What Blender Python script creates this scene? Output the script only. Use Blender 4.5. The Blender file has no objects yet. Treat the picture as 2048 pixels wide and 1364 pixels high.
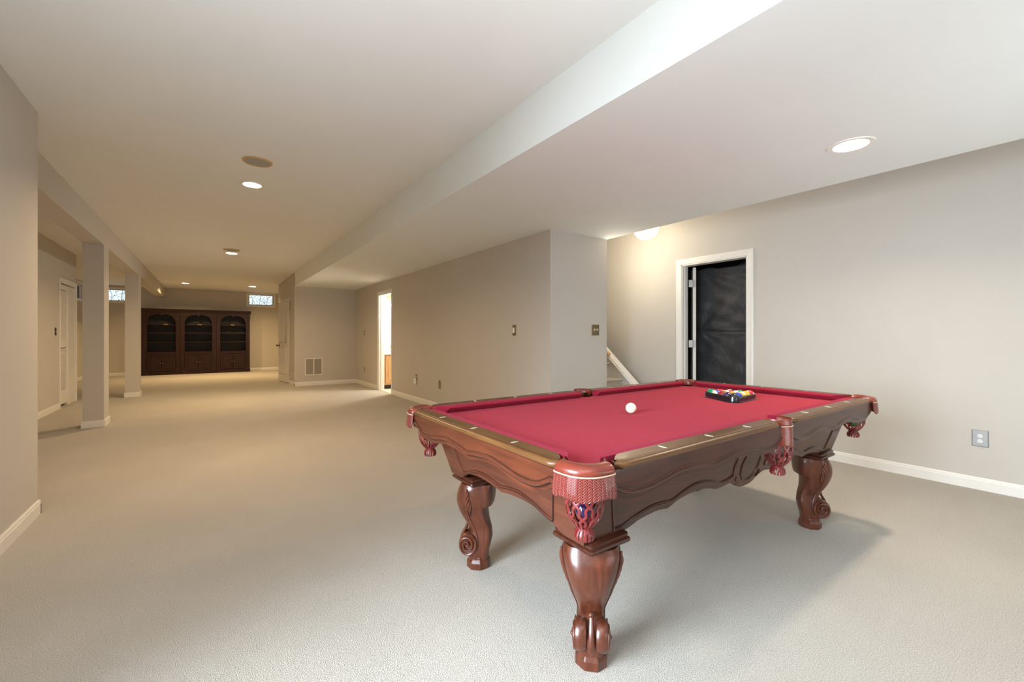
import bpy, bmesh, math, random
from mathutils import Vector, Matrix
random.seed(7)
COL = bpy.context.scene.collection
PI = math.pi
# ------------------------------------------------------------------ room dimensions (metres)
CAMZ = 1.2
ZH, ZL, ZB = 2.703, 2.378, 2.404          # high ceiling, low ceiling, left beam underside
XB, XW, XE, XR = 1.644, 3.065, 3.965, 4.915
YS, YV, YD, YF = 3.61, 11.28, 14.18, 17.27
XL, YL = -0.947, 4.20
XC0, XC1 = -1.345, -1.140
XLR = -2.03

# ------------------------------------------------------------------ materials
def nodes(name):
    m = bpy.data.materials.new(name); m.use_nodes = True
    nt = m.node_tree; b = nt.nodes['Principled BSDF']
    return m, nt, b
def N(nt, t, **kw):
    n = nt.nodes.new(t)
    for k, v in kw.items():
        if k in n.inputs: n.inputs[k].default_value = v
        else: setattr(n, k, v)
    return n
def ramp(nt, fac, stops):
    r = nt.nodes.new('ShaderNodeValToRGB')
    e = r.color_ramp.elements
    while len(e) < len(stops): e.new(0.5)
    for i, (p, c) in enumerate(stops):
        e[i].position = p; e[i].color = (*c, 1)
    nt.links.new(fac, r.inputs[0]); return r.outputs[0]
def coords(nt, kind='Object', scale=(1, 1, 1), rot=(0, 0, 0)):
    tc = nt.nodes.new('ShaderNodeTexCoord'); mp = nt.nodes.new('ShaderNodeMapping')
    mp.inputs['Scale'].default_value = scale; mp.inputs['Rotation'].default_value = rot
    nt.links.new(tc.outputs[kind], mp.inputs[0]); return mp.outputs[0]
def bump(nt, b, h, s, d=0.01):
    bp = nt.nodes.new('ShaderNodeBump'); bp.inputs['Strength'].default_value = s
    bp.inputs['Distance'].default_value = d
    nt.links.new(h, bp.inputs['Height']); nt.links.new(bp.outputs[0], b.inputs['Normal'])
def flat(name, col, rough=0.5, metal=0.0, coat=0.0, emit=None, es=0.0, noise=0.0, nscale=20, bs=0.0):
    m, nt, b = nodes(name)
    b.inputs['Base Color'].default_value = (*col, 1)
    b.inputs['Roughness'].default_value = rough; b.inputs['Metallic'].default_value = metal
    b.inputs['Coat Weight'].default_value = coat
    if emit:
        b.inputs['Emission Color'].default_value = (*emit, 1); b.inputs['Emission Strength'].default_value = es
    n = N(nt, 'ShaderNodeTexNoise', Scale=nscale, Detail=3.0)
    nt.links.new(coords(nt), n.inputs['Vector'])
    if noise > 0:
        lo = tuple(c * (1 - noise) for c in col); hi = tuple(min(1, c * (1 + noise)) for c in col)
        nt.links.new(ramp(nt, n.outputs[0], [(0.3, lo), (0.7, hi)]), b.inputs['Base Color'])
    if bs > 0: bump(nt, b, n.outputs[0], bs, 0.002)
    return m
def wood(name, dark, mid, light, axis=0, rough=0.32, coat=0.22, scale=1.0, spec=0.5):
    m, nt, b = nodes(name)
    sc = [14 * scale] * 3; sc[axis] = 1.3 * scale
    v = coords(nt, 'Object', tuple(sc))
    n = N(nt, 'ShaderNodeTexNoise', Scale=3.0, Detail=6.0, Roughness=0.6, Distortion=0.4)
    nt.links.new(v, n.inputs['Vector'])
    n2 = N(nt, 'ShaderNodeTexNoise', Scale=1.1, Detail=2.0); nt.links.new(coords(nt), n2.inputs['Vector'])
    c1 = ramp(nt, n.outputs[0], [(0.25, dark), (0.5, mid), (0.78, light)])
    mx = N(nt, 'ShaderNodeMix', data_type='RGBA', blend_type='MULTIPLY'); mx.inputs[0].default_value = 0.35
    nt.links.new(c1, mx.inputs[6]); nt.links.new(ramp(nt, n2.outputs[0], [(0.3, (0.55, 0.5, 0.5)), (0.7, (1, 1, 1))]), mx.inputs[7])
    nt.links.new(mx.outputs[2], b.inputs['Base Color'])
    b.inputs['Roughness'].default_value = rough; b.inputs['Coat Weight'].default_value = coat
    b.inputs['Coat Roughness'].default_value = 0.12; b.inputs['Specular IOR Level'].default_value = spec
    bump(nt, b, n.outputs[0], 0.06, 0.002)
    return m
def carpet(name, lo, hi):
    m, nt, b = nodes(name)
    v = coords(nt)
    n = N(nt, 'ShaderNodeTexNoise', Scale=260.0, Detail=3.0, Roughness=0.65); nt.links.new(v, n.inputs['Vector'])
    vo = N(nt, 'ShaderNodeTexVoronoi', Scale=300.0); nt.links.new(v, vo.inputs['Vector'])
    big = N(nt, 'ShaderNodeTexNoise', Scale=1.6, Detail=3.0); nt.links.new(v, big.inputs['Vector'])
    c = ramp(nt, n.outputs[0], [(0.30, lo), (0.62, hi)])
    mx = N(nt, 'ShaderNodeMix', data_type='RGBA', blend_type='MULTIPLY'); mx.inputs[0].default_value = 0.5
    nt.links.new(c, mx.inputs[6]); nt.links.new(ramp(nt, big.outputs[0], [(0.35, (0.86, 0.86, 0.86)), (0.65, (1, 1, 1))]), mx.inputs[7])
    nt.links.new(mx.outputs[2], b.inputs['Base Color'])
    b.inputs['Roughness'].default_value = 1.0; b.inputs['Specular IOR Level'].default_value = 0.1
    b.inputs['Sheen Weight'].default_value = 0.25; b.inputs['Sheen Roughness'].default_value = 0.6
    add = N(nt, 'ShaderNodeMath', operation='ADD'); nt.links.new(n.outputs[0], add.inputs[0]); nt.links.new(vo.outputs[0], add.inputs[1])
    bump(nt, b, add.outputs[0], 0.8, 0.004)
    return m
def felt(name, col):
    m, nt, b = nodes(name)
    v = coords(nt)
    n = N(nt, 'ShaderNodeTexNoise', Scale=260.0, Detail=2.0); nt.links.new(v, n.inputs['Vector'])
    n2 = N(nt, 'ShaderNodeTexNoise', Scale=3.0, Detail=4.0); nt.links.new(v, n2.inputs['Vector'])
    lint = N(nt, 'ShaderNodeTexVoronoi', Scale=16.0); nt.links.new(v, lint.inputs['Vector'])
    c = ramp(nt, n.outputs[0], [(0.3, tuple(x * .84 for x in col)), (0.7, tuple(min(1, x * 1.12) for x in col))])
    mx = N(nt, 'ShaderNodeMix', data_type='RGBA', blend_type='MULTIPLY'); mx.inputs[0].default_value = 0.5
    nt.links.new(c, mx.inputs[6]); nt.links.new(ramp(nt, n2.outputs[0], [(0.3, (0.85, 0.85, 0.85)), (0.7, (1, 1, 1))]), mx.inputs[7])
    m2 = N(nt, 'ShaderNodeMix', data_type='RGBA'); nt.links.new(mx.outputs[2], m2.inputs[6]); m2.inputs[7].default_value = (.75, .35, .38, 1)
    nt.links.new(ramp(nt, lint.outputs[0], [(0.025, (.8, .8, .8)), (0.05, (0, 0, 0))]), m2.inputs[0])
    nt.links.new(m2.outputs[2], b.inputs['Base Color'])
    b.inputs['Roughness'].default_value = 1.0; b.inputs['Specular IOR Level'].default_value = 0.03
    b.inputs['Sheen Weight'].default_value = 0.10; b.inputs['Sheen Tint'].default_value = (1, .3, .4, 1)
    bump(nt, b, n.outputs[0], 0.25, 0.001)
    return m
def leather(name, col, weave=False):
    m, nt, b = nodes(name)
    b.inputs['Roughness'].default_value = 0.34; b.inputs['Coat Weight'].default_value = 0.25
    if weave:
        tc = nt.nodes.new('ShaderNodeTexCoord')
        sp = nt.nodes.new('ShaderNodeSeparateXYZ'); nt.links.new(tc.outputs['UV'], sp.inputs[0])
        # herringbone: alternate the slant of short strokes from one narrow column to the next
        def M(op, a, bb=None, c=None):
            n = N(nt, 'ShaderNodeMath', operation=op)
            for i, q in enumerate((a, bb, c)):
                if q is None: continue
                if isinstance(q, (int, float)): n.inputs[i].default_value = q
                else: nt.links.new(q, n.inputs[i])
            return n.outputs[0]
        u = M('MULTIPLY', sp.outputs[0], 150.0); v = M('MULTIPLY', sp.outputs[1], 150.0)
        tri = M('PINGPONG', u, 1.0)
        ph = M('ADD', v, M('MULTIPLY', tri, 1.1))
        s = M('SINE', M('MULTIPLY', ph, 2 * PI / 1.15))
        edge = M('ABSOLUTE', M('SUBTRACT', tri, 0.5))
        h = M('SUBTRACT', s, M('MULTIPLY', M('POWER', M('MULTIPLY', edge, 2.0), 6.0), 1.2))
        c = ramp(nt, M('MULTIPLY_ADD', h, 0.5, 0.5), [(0.1, tuple(x * .42 for x in col)), (0.75, col)])
        nt.links.new(c, b.inputs['Base Color'])
        bump(nt, b, h, 0.9, 0.0016)
    else:
        n = N(nt, 'ShaderNodeTexNoise', Scale=24.0, Detail=5.0); nt.links.new(coords(nt), n.inputs['Vector'])
        nt.links.new(ramp(nt, n.outputs[0], [(0.3, tuple(x * .6 for x in col)), (0.7, col)]), b.inputs['Base Color'])
        bump(nt, b, n.outputs[0], 0.12, 0.002)
    return m
def emission(name, col, s):
    m, nt, b = nodes(name)
    b.inputs['Base Color'].default_value = (1, 1, 1, 1)
    b.inputs['Emission Color'].default_value = (*col, 1); b.inputs['Emission Strength'].default_value = s
    n = N(nt, 'ShaderNodeTexNoise', Scale=30.0); nt.links.new(coords(nt), n.inputs['Vector'])
    bump(nt, b, n.outputs[0], 0.02)
    return m
M = {}
M['wall'] = flat('wall paint', (0.565, 0.527, 0.475), 0.75, noise=0.012, nscale=3, bs=0.03)
M['ceil'] = flat('ceiling paint', (0.80, 0.805, 0.79), 0.85, noise=0.01, nscale=3, bs=0.03)
M['ceil_low_offset'] = flat('lower ceiling bounce offset tint', (0.775, 0.80, 0.785), 0.85, noise=0.01, nscale=3, bs=0.03)  # cool tint put into the colour to offset reddish bounced light
M['trim'] = flat('white trim paint', (0.80, 0.775, 0.73), 0.38, noise=0.01)
M['door'] = flat('door paint', (0.77, 0.74, 0.69), 0.4, noise=0.01)
M['carpet'] = carpet('beige carpet', (0.235, 0.205, 0.165), (0.67, 0.615, 0.535))
M['carpetx'] = carpet('stair carpet', (0.36, 0.305, 0.235), (0.70, 0.63, 0.54))
M['cherry_x_shaded'] = wood('cherry wood along shaded', (0.030, 0.0085, 0.0048), (0.062, 0.0175, 0.0085), (0.100, 0.029, 0.013), 0, spec=.28, coat=.12)  # darker copy of the cherry: shade of the long side put into its colour
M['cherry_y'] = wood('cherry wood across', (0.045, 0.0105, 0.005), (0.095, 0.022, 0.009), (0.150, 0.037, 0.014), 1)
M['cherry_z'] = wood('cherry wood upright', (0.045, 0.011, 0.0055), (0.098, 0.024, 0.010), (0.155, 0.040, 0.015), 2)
M['cap_x'] = wood('brown rail wood along', (0.070, 0.028, 0.009), (0.120, 0.050, 0.014), (0.17, 0.075, 0.022), 0, rough=0.36, coat=.06, spec=.4)
M['cap_y'] = wood('brown rail wood across', (0.070, 0.028, 0.009), (0.120, 0.050, 0.014), (0.17, 0.075, 0.022), 1, rough=0.36, coat=.06, spec=.4)
M['groove'] = flat('dark wood groove', (0.030, 0.008, 0.005), 0.3, coat=0.4, noise=0.2)
M['felt'] = felt('red felt', (0.34, 0.032, 0.047))
M['cush_shaded'] = felt('red cushion felt shaded', (0.27, 0.018, 0.038))  # darker copy of the bed felt, shade of the cushion fronts in its colour
M['leather'] = leather('oxblood leather', (0.22, 0.034, 0.017))
M['weave'] = leather('woven leather', (0.31, 0.048, 0.034), True)
M['net'] = leather('net leather', (0.21, 0.020, 0.020))
M['welt'] = flat('cream piping', (0.60, 0.44, 0.32), 0.5, noise=0.05)
M['pearl'] = flat('pearl inlay', (0.85, 0.80, 0.66), 0.2, noise=0.05)
M['bookwood'] = wood('dark cabinet wood', (0.010, 0.0030, 0.0016), (0.027, 0.0075, 0.0034), (0.055, 0.015, 0.006), 2, rough=0.42, coat=0.08, scale=.8, spec=.3)
M['bookback'] = flat('dark cabinet back', (0.014, 0.009, 0.008), 0.5, noise=0.3, nscale=8)
M['brass'] = flat('antique brass', (0.55, 0.38, 0.13), 0.3, 1.0, noise=0.1)
M['bronze'] = flat('bronze plate', (0.33, 0.25, 0.14), 0.36, 0.9, noise=0.1)
M['nickel'] = flat('brushed nickel plate', (0.36, 0.355, 0.35), 0.5, 0.7, noise=0.06)
M['steel'] = flat('steel hinge', (0.40, 0.39, 0.37), 0.45, 0.8, noise=0.05)
M['darkmetal'] = flat('dark bronze knob', (0.08, 0.06, 0.045), 0.3, 0.9, noise=0.1)
M['plastic'] = flat('white plastic', (0.82, 0.80, 0.76), 0.35, noise=0.01)
M['slot'] = flat('dark slot', (0.02, 0.02, 0.02), 0.6, noise=0.1)
M['black'] = flat('black rack plastic', (0.012, 0.012, 0.016), 0.22, coat=0.4, noise=0.1)
M['speaker'] = flat('grey speaker mesh', (0.36, 0.35, 0.31), 0.8, noise=0.15, nscale=400)
M['rim'] = flat('tan speaker rim', (0.55, 0.37, 0.16), 0.5, noise=0.05)
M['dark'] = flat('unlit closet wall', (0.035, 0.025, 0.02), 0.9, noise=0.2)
M['joist'] = flat('dark joist wood', (0.06, 0.03, 0.018), 0.8, noise=0.25)
M['oak'] = wood('light oak', (0.50, 0.27, 0.10), (0.66, 0.38, 0.15), (0.78, 0.50, 0.22), 2, rough=0.4, coat=0.1)
M['counter'] = flat('white counter', (0.9, 0.88, 0.85), 0.2, noise=0.01)
M['bathwall'] = flat('bathroom paint', (0.58, 0.55, 0.50), 0.7, noise=0.01)
M['tile'] = flat('bathroom floor', (0.75, 0.68, 0.55), 0.4, noise=0.05)
M['lamp'] = emission('lamp lens', (1.0, 0.90, 0.74), 14)
M['globe'] = emission('globe glass', (1.0, 0.88, 0.66), 4)
M['shade'] = emission('vanity shade glass', (1.0, 0.90, 0.74), 12)
M['leaf'] = flat('shrub leaf', (0.10, 0.22, 0.05), 0.5, noise=0.4, nscale=5)
M['louver_shaded'] = flat('grille slat shaded', (0.40, 0.36, 0.31), 0.45, noise=0.01)  # darker than the white frame: shadow on the slats put into the colour
M['vinyl'] = flat('window frame vinyl', (0.60, 0.60, 0.58), 0.4, noise=0.01)
def glass():
    m, nt, b = nodes('window glass')
    b.inputs['Base Color'].default_value = (1, 1, 1, 1); b.inputs['Roughness'].default_value = 0.0
    tr = nt.nodes.new('ShaderNodeBsdfTransparent'); gl = nt.nodes.new('ShaderNodeBsdfGlossy'); gl.inputs['Roughness'].default_value = 0.02
    mx = nt.nodes.new('ShaderNodeMixShader'); fr = nt.nodes.new('ShaderNodeFresnel'); fr.inputs[0].default_value = 1.45
    nt.links.new(fr.outputs[0], mx.inputs[0]); nt.links.new(tr.outputs[0], mx.inputs[1]); nt.links.new(gl.outputs[0], mx.inputs[2])
    nt.links.new(mx.outputs[0], nt.nodes['Material Output'].inputs['Surface'])
    return m
M['glass'] = glass()
def sheet_mat():
    m, nt, b = nodes('black polythene')
    b.inputs['Base Color'].default_value = (0.030, 0.031, 0.034, 1); b.inputs['Roughness'].default_value = 0.5
    n = N(nt, 'ShaderNodeTexNoise', Scale=3.5, Detail=6.0, Roughness=0.6, Distortion=1.2); nt.links.new(coords(nt, 'Object', (1, 1, .6)), n.inputs['Vector'])
    bump(nt, b, n.outputs[0], 0.55, 0.05)
    return m
M['sheet'] = sheet_mat()
def pool_ball(name, col, stripe=False):
    m, nt, b = nodes(name)
    b.inputs['Roughness'].default_value = 0.08; b.inputs['Coat Weight'].default_value = 0.6
    white = (0.80, 0.72, 0.55)
    tc = nt.nodes.new('ShaderNodeTexCoord'); sp = nt.nodes.new('ShaderNodeSeparateXYZ'); nt.links.new(tc.outputs['Object'], sp.inputs[0])
    ab = N(nt, 'ShaderNodeMath', operation='ABSOLUTE'); nt.links.new(sp.outputs[2], ab.inputs[0])
    ln = N(nt, 'ShaderNodeVectorMath', operation='LENGTH'); cb = nt.nodes.new('ShaderNodeCombineXYZ')
    nt.links.new(sp.outputs[0], cb.inputs[0]); nt.links.new(sp.outputs[1], cb.inputs[1]); nt.links.new(cb.outputs[0], ln.inputs[0])
    if stripe:
        nt.links.new(ramp(nt, ab.outputs[0], [(0.0142, col), (0.0148, white)]), b.inputs['Base Color'])
    else:
        b.inputs['Base Color'].default_value = (*col, 1)
    return m

# ------------------------------------------------------------------ mesh helpers
class MB:
    def __init__(s): s.v = []; s.f = []; s.uv = {}
    def add(s, vs, fs):
        o = len(s.v); s.v += [tuple(v) for v in vs]; s.f += [tuple(i + o for i in f) for f in fs]; return s
    def box(s, x0, x1, y0, y1, z0, z1):
        if x0 > x1: x0, x1 = x1, x0
        if y0 > y1: y0, y1 = y1, y0
        return s.add([(x0,y0,z0),(x1,y0,z0),(x1,y1,z0),(x0,y1,z0),(x0,y0,z1),(x1,y0,z1),(x1,y1,z1),(x0,y1,z1)],
                     [(0,3,2,1),(4,5,6,7),(0,1,5,4),(1,2,6,5),(2,3,7,6),(3,0,4,7)])
    def bar(s, x0, x1, y0, y1, z0, z1, c=0.003):
        # chamfered box
        mx, my, mz = (x0+x1)/2, (y0+y1)/2, (z0+z1)/2
        hx, hy, hz = abs(x1-x0)/2, abs(y1-y0)/2, abs(z1-z0)/2
        c = min(c, hx*.45, hy*.45, hz*.45)
        rings = []
        for dz, k in ((-hz, c), (-hz+c, 0), (hz-c, 0), (hz, c)):
            a, b = hx-k, hy-k
            q = c
            rings.append([(mx+X, my+Y, mz+dz) for X, Y in ((-a+q,-b),(a-q,-b),(a,-b+q),(a,b-q),(a-q,b),(-a+q,b),(-a,b-q),(-a,-b+q))])
        return s.loft(rings)
    def loft(s, rings, closed=True, caps=True):
        o = len(s.v); n = len(rings[0])
        for r in rings: s.v += [tuple(p) for p in r]
        for i in range(len(rings)-1):
            for j in range(n if closed else n-1):
                k = (j+1) % n
                s.f.append((o+i*n+j, o+i*n+k, o+(i+1)*n+k, o+(i+1)*n+j))
        if caps:
            s.f.append(tuple(o+j for j in reversed(range(n)))); s.f.append(tuple(o+(len(rings)-1)*n+j for j in range(n)))
        return s
    def prism(s, poly, a, b, f):
        # poly 2D extruded between a and b; f(u,v,w)->xyz
        n = len(poly); o = len(s.v)
        s.v += [tuple(f(u, v, a)) for u, v in poly] + [tuple(f(u, v, b)) for u, v in poly]
        for j in range(n):
            k = (j+1) % n; s.f.append((o+j, o+k, o+n+k, o+n+j))
        s.f.append(tuple(o+j for j in reversed(range(n)))); s.f.append(tuple(o+n+j for j in range(n)))
        return s
    def lathe(s, prof, c=(0,0,0), n=32, axis='z'):
        rings = []
        for r, h in prof:
            ring = []
            for i in range(n):
                a = 2*PI*i/n; x, y = r*math.cos(a), r*math.sin(a)
                if axis == 'z': p = (c[0]+x, c[1]+y, c[2]+h)
                elif axis == 'y': p = (c[0]+x, c[1]+h, c[2]+y)
                else: p = (c[0]+h, c[1]+x, c[2]+y)
                ring.append(p)
            rings.append(ring)
        return s.loft(rings)
    def tube(s, path, r, closed=False, n=8, flat=1.0, up=None):
        P = [Vector(p) for p in path]; L = len(P); rings = []
        rr = r if callable(r) else (lambda t: r)
        prev = None
        for i, p in enumerate(P):
            if closed: d = P[(i+1) % L]-P[i-1]
            else: d = P[min(i+1, L-1)]-P[max(i-1, 0)]
            if d.length < 1e-9: d = Vector((0, 0, 1))
            d.normalize()
            if up is not None: a = Vector(up(i/(L-1)) if callable(up) else up)
            elif prev is not None: a = prev
            else: a = Vector((0, 0, 1)) if abs(d.z) < 0.9 else Vector((1, 0, 0))
            a = a-d*a.dot(d)
            if a.length < 1e-6: a = d.orthogonal()
            a.normalize(); prev = a
            b = d.cross(a); q = rr(i/max(1, L-1))
            rings.append([p+a*(q*flat*math.cos(2*PI*j/n))+b*(q*math.sin(2*PI*j/n)) for j in range(n)])
        if closed: rings.append(rings[0])
        return s.loft(rings, caps=not closed)
    def ell(s, c, rx, ry, rz, n=16, m=10, R=None):
        rings = []
        for i in range(1, m):
            t = PI*i/m
            ring = []
            for j in range(n):
                a = 2*PI*j/n
                v = Vector((rx*math.sin(t)*math.cos(a), ry*math.sin(t)*math.sin(a), -rz*math.cos(t)))
                if R is not None: v = R @ v
                ring.append(Vector(c)+v)
            rings.append(ring)
        return s.loft(rings)
    def grid(s, rows):
        o = len(s.v); n = len(rows[0])
        for r in rows: s.v += [tuple(p) for p in r]
        for i in range(len(rows)-1):
            for j in range(n-1):
                s.f.append((o+i*n+j, o+i*n+j+1, o+(i+1)*n+j+1, o+(i+1)*n+j))
        return s
    def build(s, name, mat, parent=None, smooth=False, angle=35, loc=None, bevel=0, solid=0, subsurf=0):
        me = bpy.data.meshes.new(name); me.from_pydata(s.v, [], s.f)
        bm = bmesh.new(); bm.from_mesh(me); bmesh.ops.recalc_face_normals(bm, faces=bm.faces); bm.to_mesh(me); bm.free()
        for m_ in (mat if isinstance(mat, (list, tuple)) else [mat]): me.materials.append(m_)
        o = bpy.data.objects.new(name, me); COL.objects.link(o)
        if loc: o.location = loc
        if parent: o.parent = parent
        if smooth:
            for p in me.polygons: p.use_smooth = True
            try: me.set_sharp_from_angle(angle=math.radians(angle))
            except Exception: pass
        if bevel:
            md = o.modifiers.new('b', 'BEVEL'); md.width = bevel; md.segments = 2; md.limit_method = 'ANGLE'
        if solid:
            md = o.modifiers.new('s', 'SOLIDIFY'); md.thickness = solid; md.offset = 0
        if subsurf:
            md = o.modifiers.new('u', 'SUBSURF'); md.levels = md.render_levels = subsurf
        return o
def tag(o, label=None, cat=None, group=None, kind=None):
    if label: o['label'] = label
    if cat: o['category'] = cat
    if group: o['group'] = group
    if kind: o['kind'] = kind
    return o
def empty(name, loc=(0,0,0), rz=0, **kw):
    o = bpy.data.objects.new(name, None); COL.objects.link(o); o.location = loc; o.rotation_euler = (0, 0, rz)
    o.empty_display_size = 0.1
    return tag(o, **kw)
def struct(name, mb, mat, label, cat='wall', **kw):
    o = mb.build(name, mat, **kw)
    return tag(o, label, cat, kind='structure')
def kids(o, pairs=None): return [c for c in bpy.data.objects if c.parent == o]
def copy_tree(o, parent=None):
    c = o.copy(); COL.objects.link(c)
    if parent: c.parent = parent
    for ch in kids(o): copy_tree(ch, c)
    return c
def interp(tab, x):
    if x <= tab[0][0]: return tab[0][1]
    for (a, b), (c, d) in zip(tab, tab[1:]):
        if x <= c: return b+(d-b)*(x-a)/(c-a)
    return tab[-1][1]
def sinterp(tab, x):
    # smoother (Catmull-Rom) interpolation
    if x <= tab[0][0]: return tab[0][1]
    n = len(tab)
    for i in range(n-1):
        if x <= tab[i+1][0]:
            x0, y0 = tab[i]; x1, y1 = tab[i+1]; h = x1-x0; t = (x-x0)/h
            def sl(j):
                if j <= 0: return (tab[1][1]-tab[0][1])/(tab[1][0]-tab[0][0])
                if j >= n-1: return (tab[-1][1]-tab[-2][1])/(tab[-1][0]-tab[-2][0])
                return (tab[j+1][1]-tab[j-1][1])/(tab[j+1][0]-tab[j-1][0])
            m0, m1 = sl(i)*h, sl(i+1)*h
            return (2*t**3-3*t*t+1)*y0+(t**3-2*t*t+t)*m0+(-2*t**3+3*t*t)*y1+(t**3-t*t)*m1
    return tab[-1][1]

# ================================================================== SETTING
T = 0.12
X0, X1, Y0, Y1 = -5.0, 6.4, -3.0, 18.6
struct('floor', MB().box(X0-.2, X1, Y0-.2, YF+.12, -0.12, 0), M['carpet'], 'beige cut pile carpet running wall to wall', 'floor')
struct('ceiling', MB().box(X0-.2, X1, Y0-.2, YF+.12, ZH, ZH+.15), M['ceil'], 'high white painted ceiling', 'ceiling')
struct('ceiling', MB().box(XB, XW+.001, YS, YV+.05, ZL, ZH).box(XB, XE, Y0, YS+.0005, ZL, ZH), M['ceil_low_offset'], 'lower white ceiling over the pool table side', 'ceiling')
# left near wall with a glazed door opening beside the viewer
DY0, DY1, DZ = 0.30, 1.70, 2.05
w = MB().box(XC0, XL, Y0, DY0, 0, ZH).box(XC0, XL, DY1, YL, 0, ZH).box(XC0, XL, DY0, DY1, DZ, ZH)
struct('wall_left', w, M['wall'], 'near left wall painted greige ending in an outside corner')
# back wall behind the viewer with an added window opening for fill light
BX0, BX1, BZ0, BZ1 = 0.3, 3.3, 0.5, 2.15
w = MB().box(X0, BX0, Y0-T, Y0, 0, ZH).box(BX1, X1, Y0-T, Y0, 0, ZH).box(BX0, BX1, Y0-T, Y0, 0, BZ0).box(BX0, BX1, Y0-T, Y0, BZ1, ZH)
struct('wall_back', w, M['wall'], 'wall behind the viewer with a wide window added for fill light')
# right wall with door opening
RY0, RY1, RZ = 2.40, 3.215, 2.10
w = MB().box(XR, XR+T, Y0, RY0, 0, ZH).box(XR, XR+T, RY1, 6.2, 0, ZH).box(XR, XR+T, RY0, RY1, RZ, ZH)
struct('wall_right', w, M['wall'], 'long right wall with an open doorway to an unfinished room')
struct('wall_stairs', MB().box(XW, XE, YS, YS+.10, 0, ZH).box(XE-.10, XE, YS+.10, 6.0, 0, ZH).box(XE-.10, XR+T, 6.0, 6.12, 0, ZH), M['wall'], 'short wall projecting beside the staircase')
HY0, HY1, HZ = 8.66, 9.47, 2.10
w = MB().box(XW, XW+T, YS+.1, HY0, 0, ZH).box(XW, XW+T, HY1, YV, 0, ZH).box(XW, XW+T, HY0, HY1, HZ, ZH)
struct('wall_corridor', w, M['wall'], 'long greige wall between the stairs and the bathroom doorway')
struct('wall_grille', MB().box(XB, XW+T, YV, YV+T, 0, ZH), M['wall'], 'wall facing the room with the white return air grille')
KY0, KY1, KZ = 12.13, 12.93, 2.09
w = MB().box(XB, XB+T, YV+T, KY0, 0, ZH).box(XB, XB+T, KY1, YD, 0, ZH).box(XB, XB+T, KY0, KY1, KZ, ZH).box(XB+T, 3.4, YD-T, YD, 0, ZH)
struct('wall_closet', w, M['wall'], 'far right side wall with the ajar panel door')
struct('wall_utility', MB().box(XB+T+.9, XB+T+1.0, YV+T, YD-T, 0, ZH), M['dark'], 'dark inside wall of the utility closet')
struct('wall_far_right', MB().box(3.3, 3.42, YD, YF, 0, ZH), M['wall'], 'right side wall of the far bay')
# far wall with two windows
FW = [(1.09, 1.845, 2.265, 2.64), (-2.75, -1.92, 2.24, 2.60)]
w = MB()
xs = [X0, FW[1][0], FW[1][1], FW[0][0], FW[0][1], 3.42]
w.box(xs[0], xs[1], YF, YF+T, 0, ZH).box(xs[2], xs[3], YF, YF+T, 0, ZH).box(xs[4], xs[5], YF, YF+T, 0, ZH)
for a, b, c, d in FW: w.box(a, b, YF, YF+T, 0, c).box(a, b, YF, YF+T, d, ZH)
struct('wall_far', w, M['wall'], 'far end wall behind the dark bookcases with two small high windows')
# left recess walls
LY0, LY1, LZ = 10.12, 11.09, 2.10
w = MB().box(XLR-T, XLR, YL-.12, LY0, 0, ZH).box(XLR-T, XLR, LY1, 11.17, 0, ZH).box(XLR-T, XLR, LY0, LY1, LZ, ZH).box(XLR, XC0, YL-.12, YL, 0, ZH)
w.box(-3.0, XLR-T, 11.05, 11.17, 0, ZH)
struct('wall_recess', w, M['wall'], 'shaded left side wall with the louvred closet door')
struct('wall_recess_closet', MB().box(-3.0, -2.9, 9.5, 11.05, 0, ZH).box(-2.9, XLR-T, 9.5, 9.6, 0, ZH), M['dark'], 'dark inside of the louvred closet')
SX = -2.87; SW = (15.25, 16.65, 2.20, 2.60)
w = MB().box(SX-T, SX, 11.17, SW[0], 0, ZH).box(SX-T, SX, SW[1], YF, 0, ZH).box(SX-T, SX, SW[0], SW[1], 0, SW[2]).box(SX-T, SX, SW[0], SW[1], SW[3], ZH)
struct('wall_far_left', w, M['wall'], 'far left side wall with a small high window')
# left beam and two square columns
struct('trim_1', MB().box(XC0, XC1, YL, YF, ZB, ZH), M['wall'], 'greige boxed beam along the left carried by two columns', 'beam')
def column(n, y, label):
    r = empty('column', (0, 0, 0), label=label, cat='column', kind='structure')
    MB().box(XC0, XC1, y, y+.33, 0, ZB).build('shaft', M['wall'], r)
    b = .014; h = .095
    MB().bar(XC0-b, XC1+b, y-b, y+.33+b, 0, h, .004).build('base_board', M['trim'], r)
column(1, 7.72, 'nearer square greige column under the left beam')
column(2, 11.12, 'farther square greige column under the left beam, nearest the bookcases')

def skirt(name, pts, label, h=.095, t=.014):
    # pts: list of ((x0,y0),(x1,y1),(nx,ny)) wall lines with room-side normal
    mb = MB()
    prof = [(0, 0), (t, 0), (t, h*.72), (t*.75, h*.8), (t*.72, h*.9), (t*.35, h), (0, h)]
    for (ax, ay), (bx, by), (nx, ny) in pts:
        rings = []
        for (px, py) in ((ax, ay), (bx, by)):
            rings.append([(px+nx*a, py+ny*a, z) for a, z in prof])
        mb.loft(rings)
    return struct(name, mb, M['trim'], label, 'baseboard')
skirt('baseboard_left', [((XL, DY1+.08), (XL, YL+.014), (1, 0)), ((XL+.014, YL), (XC0, YL), (0, 1))], 'white baseboard along the near left wall')
skirt('baseboard_right', [((XR, Y0), (XR, RY0-.075), (-1, 0)), ((XR, RY1+.075), (XR, 3.40), (-1, 0))], 'white baseboard along the right wall under the outlet')
skirt('baseboard_corridor', [((XW, YS), (XW, HY0-.07), (-1, 0)), ((XW, HY1+.07), (XW, YV), (-1, 0)), ((XW-.014, YS), (XE, YS), (0, -1))], 'white baseboard along the long greige wall')
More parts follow.
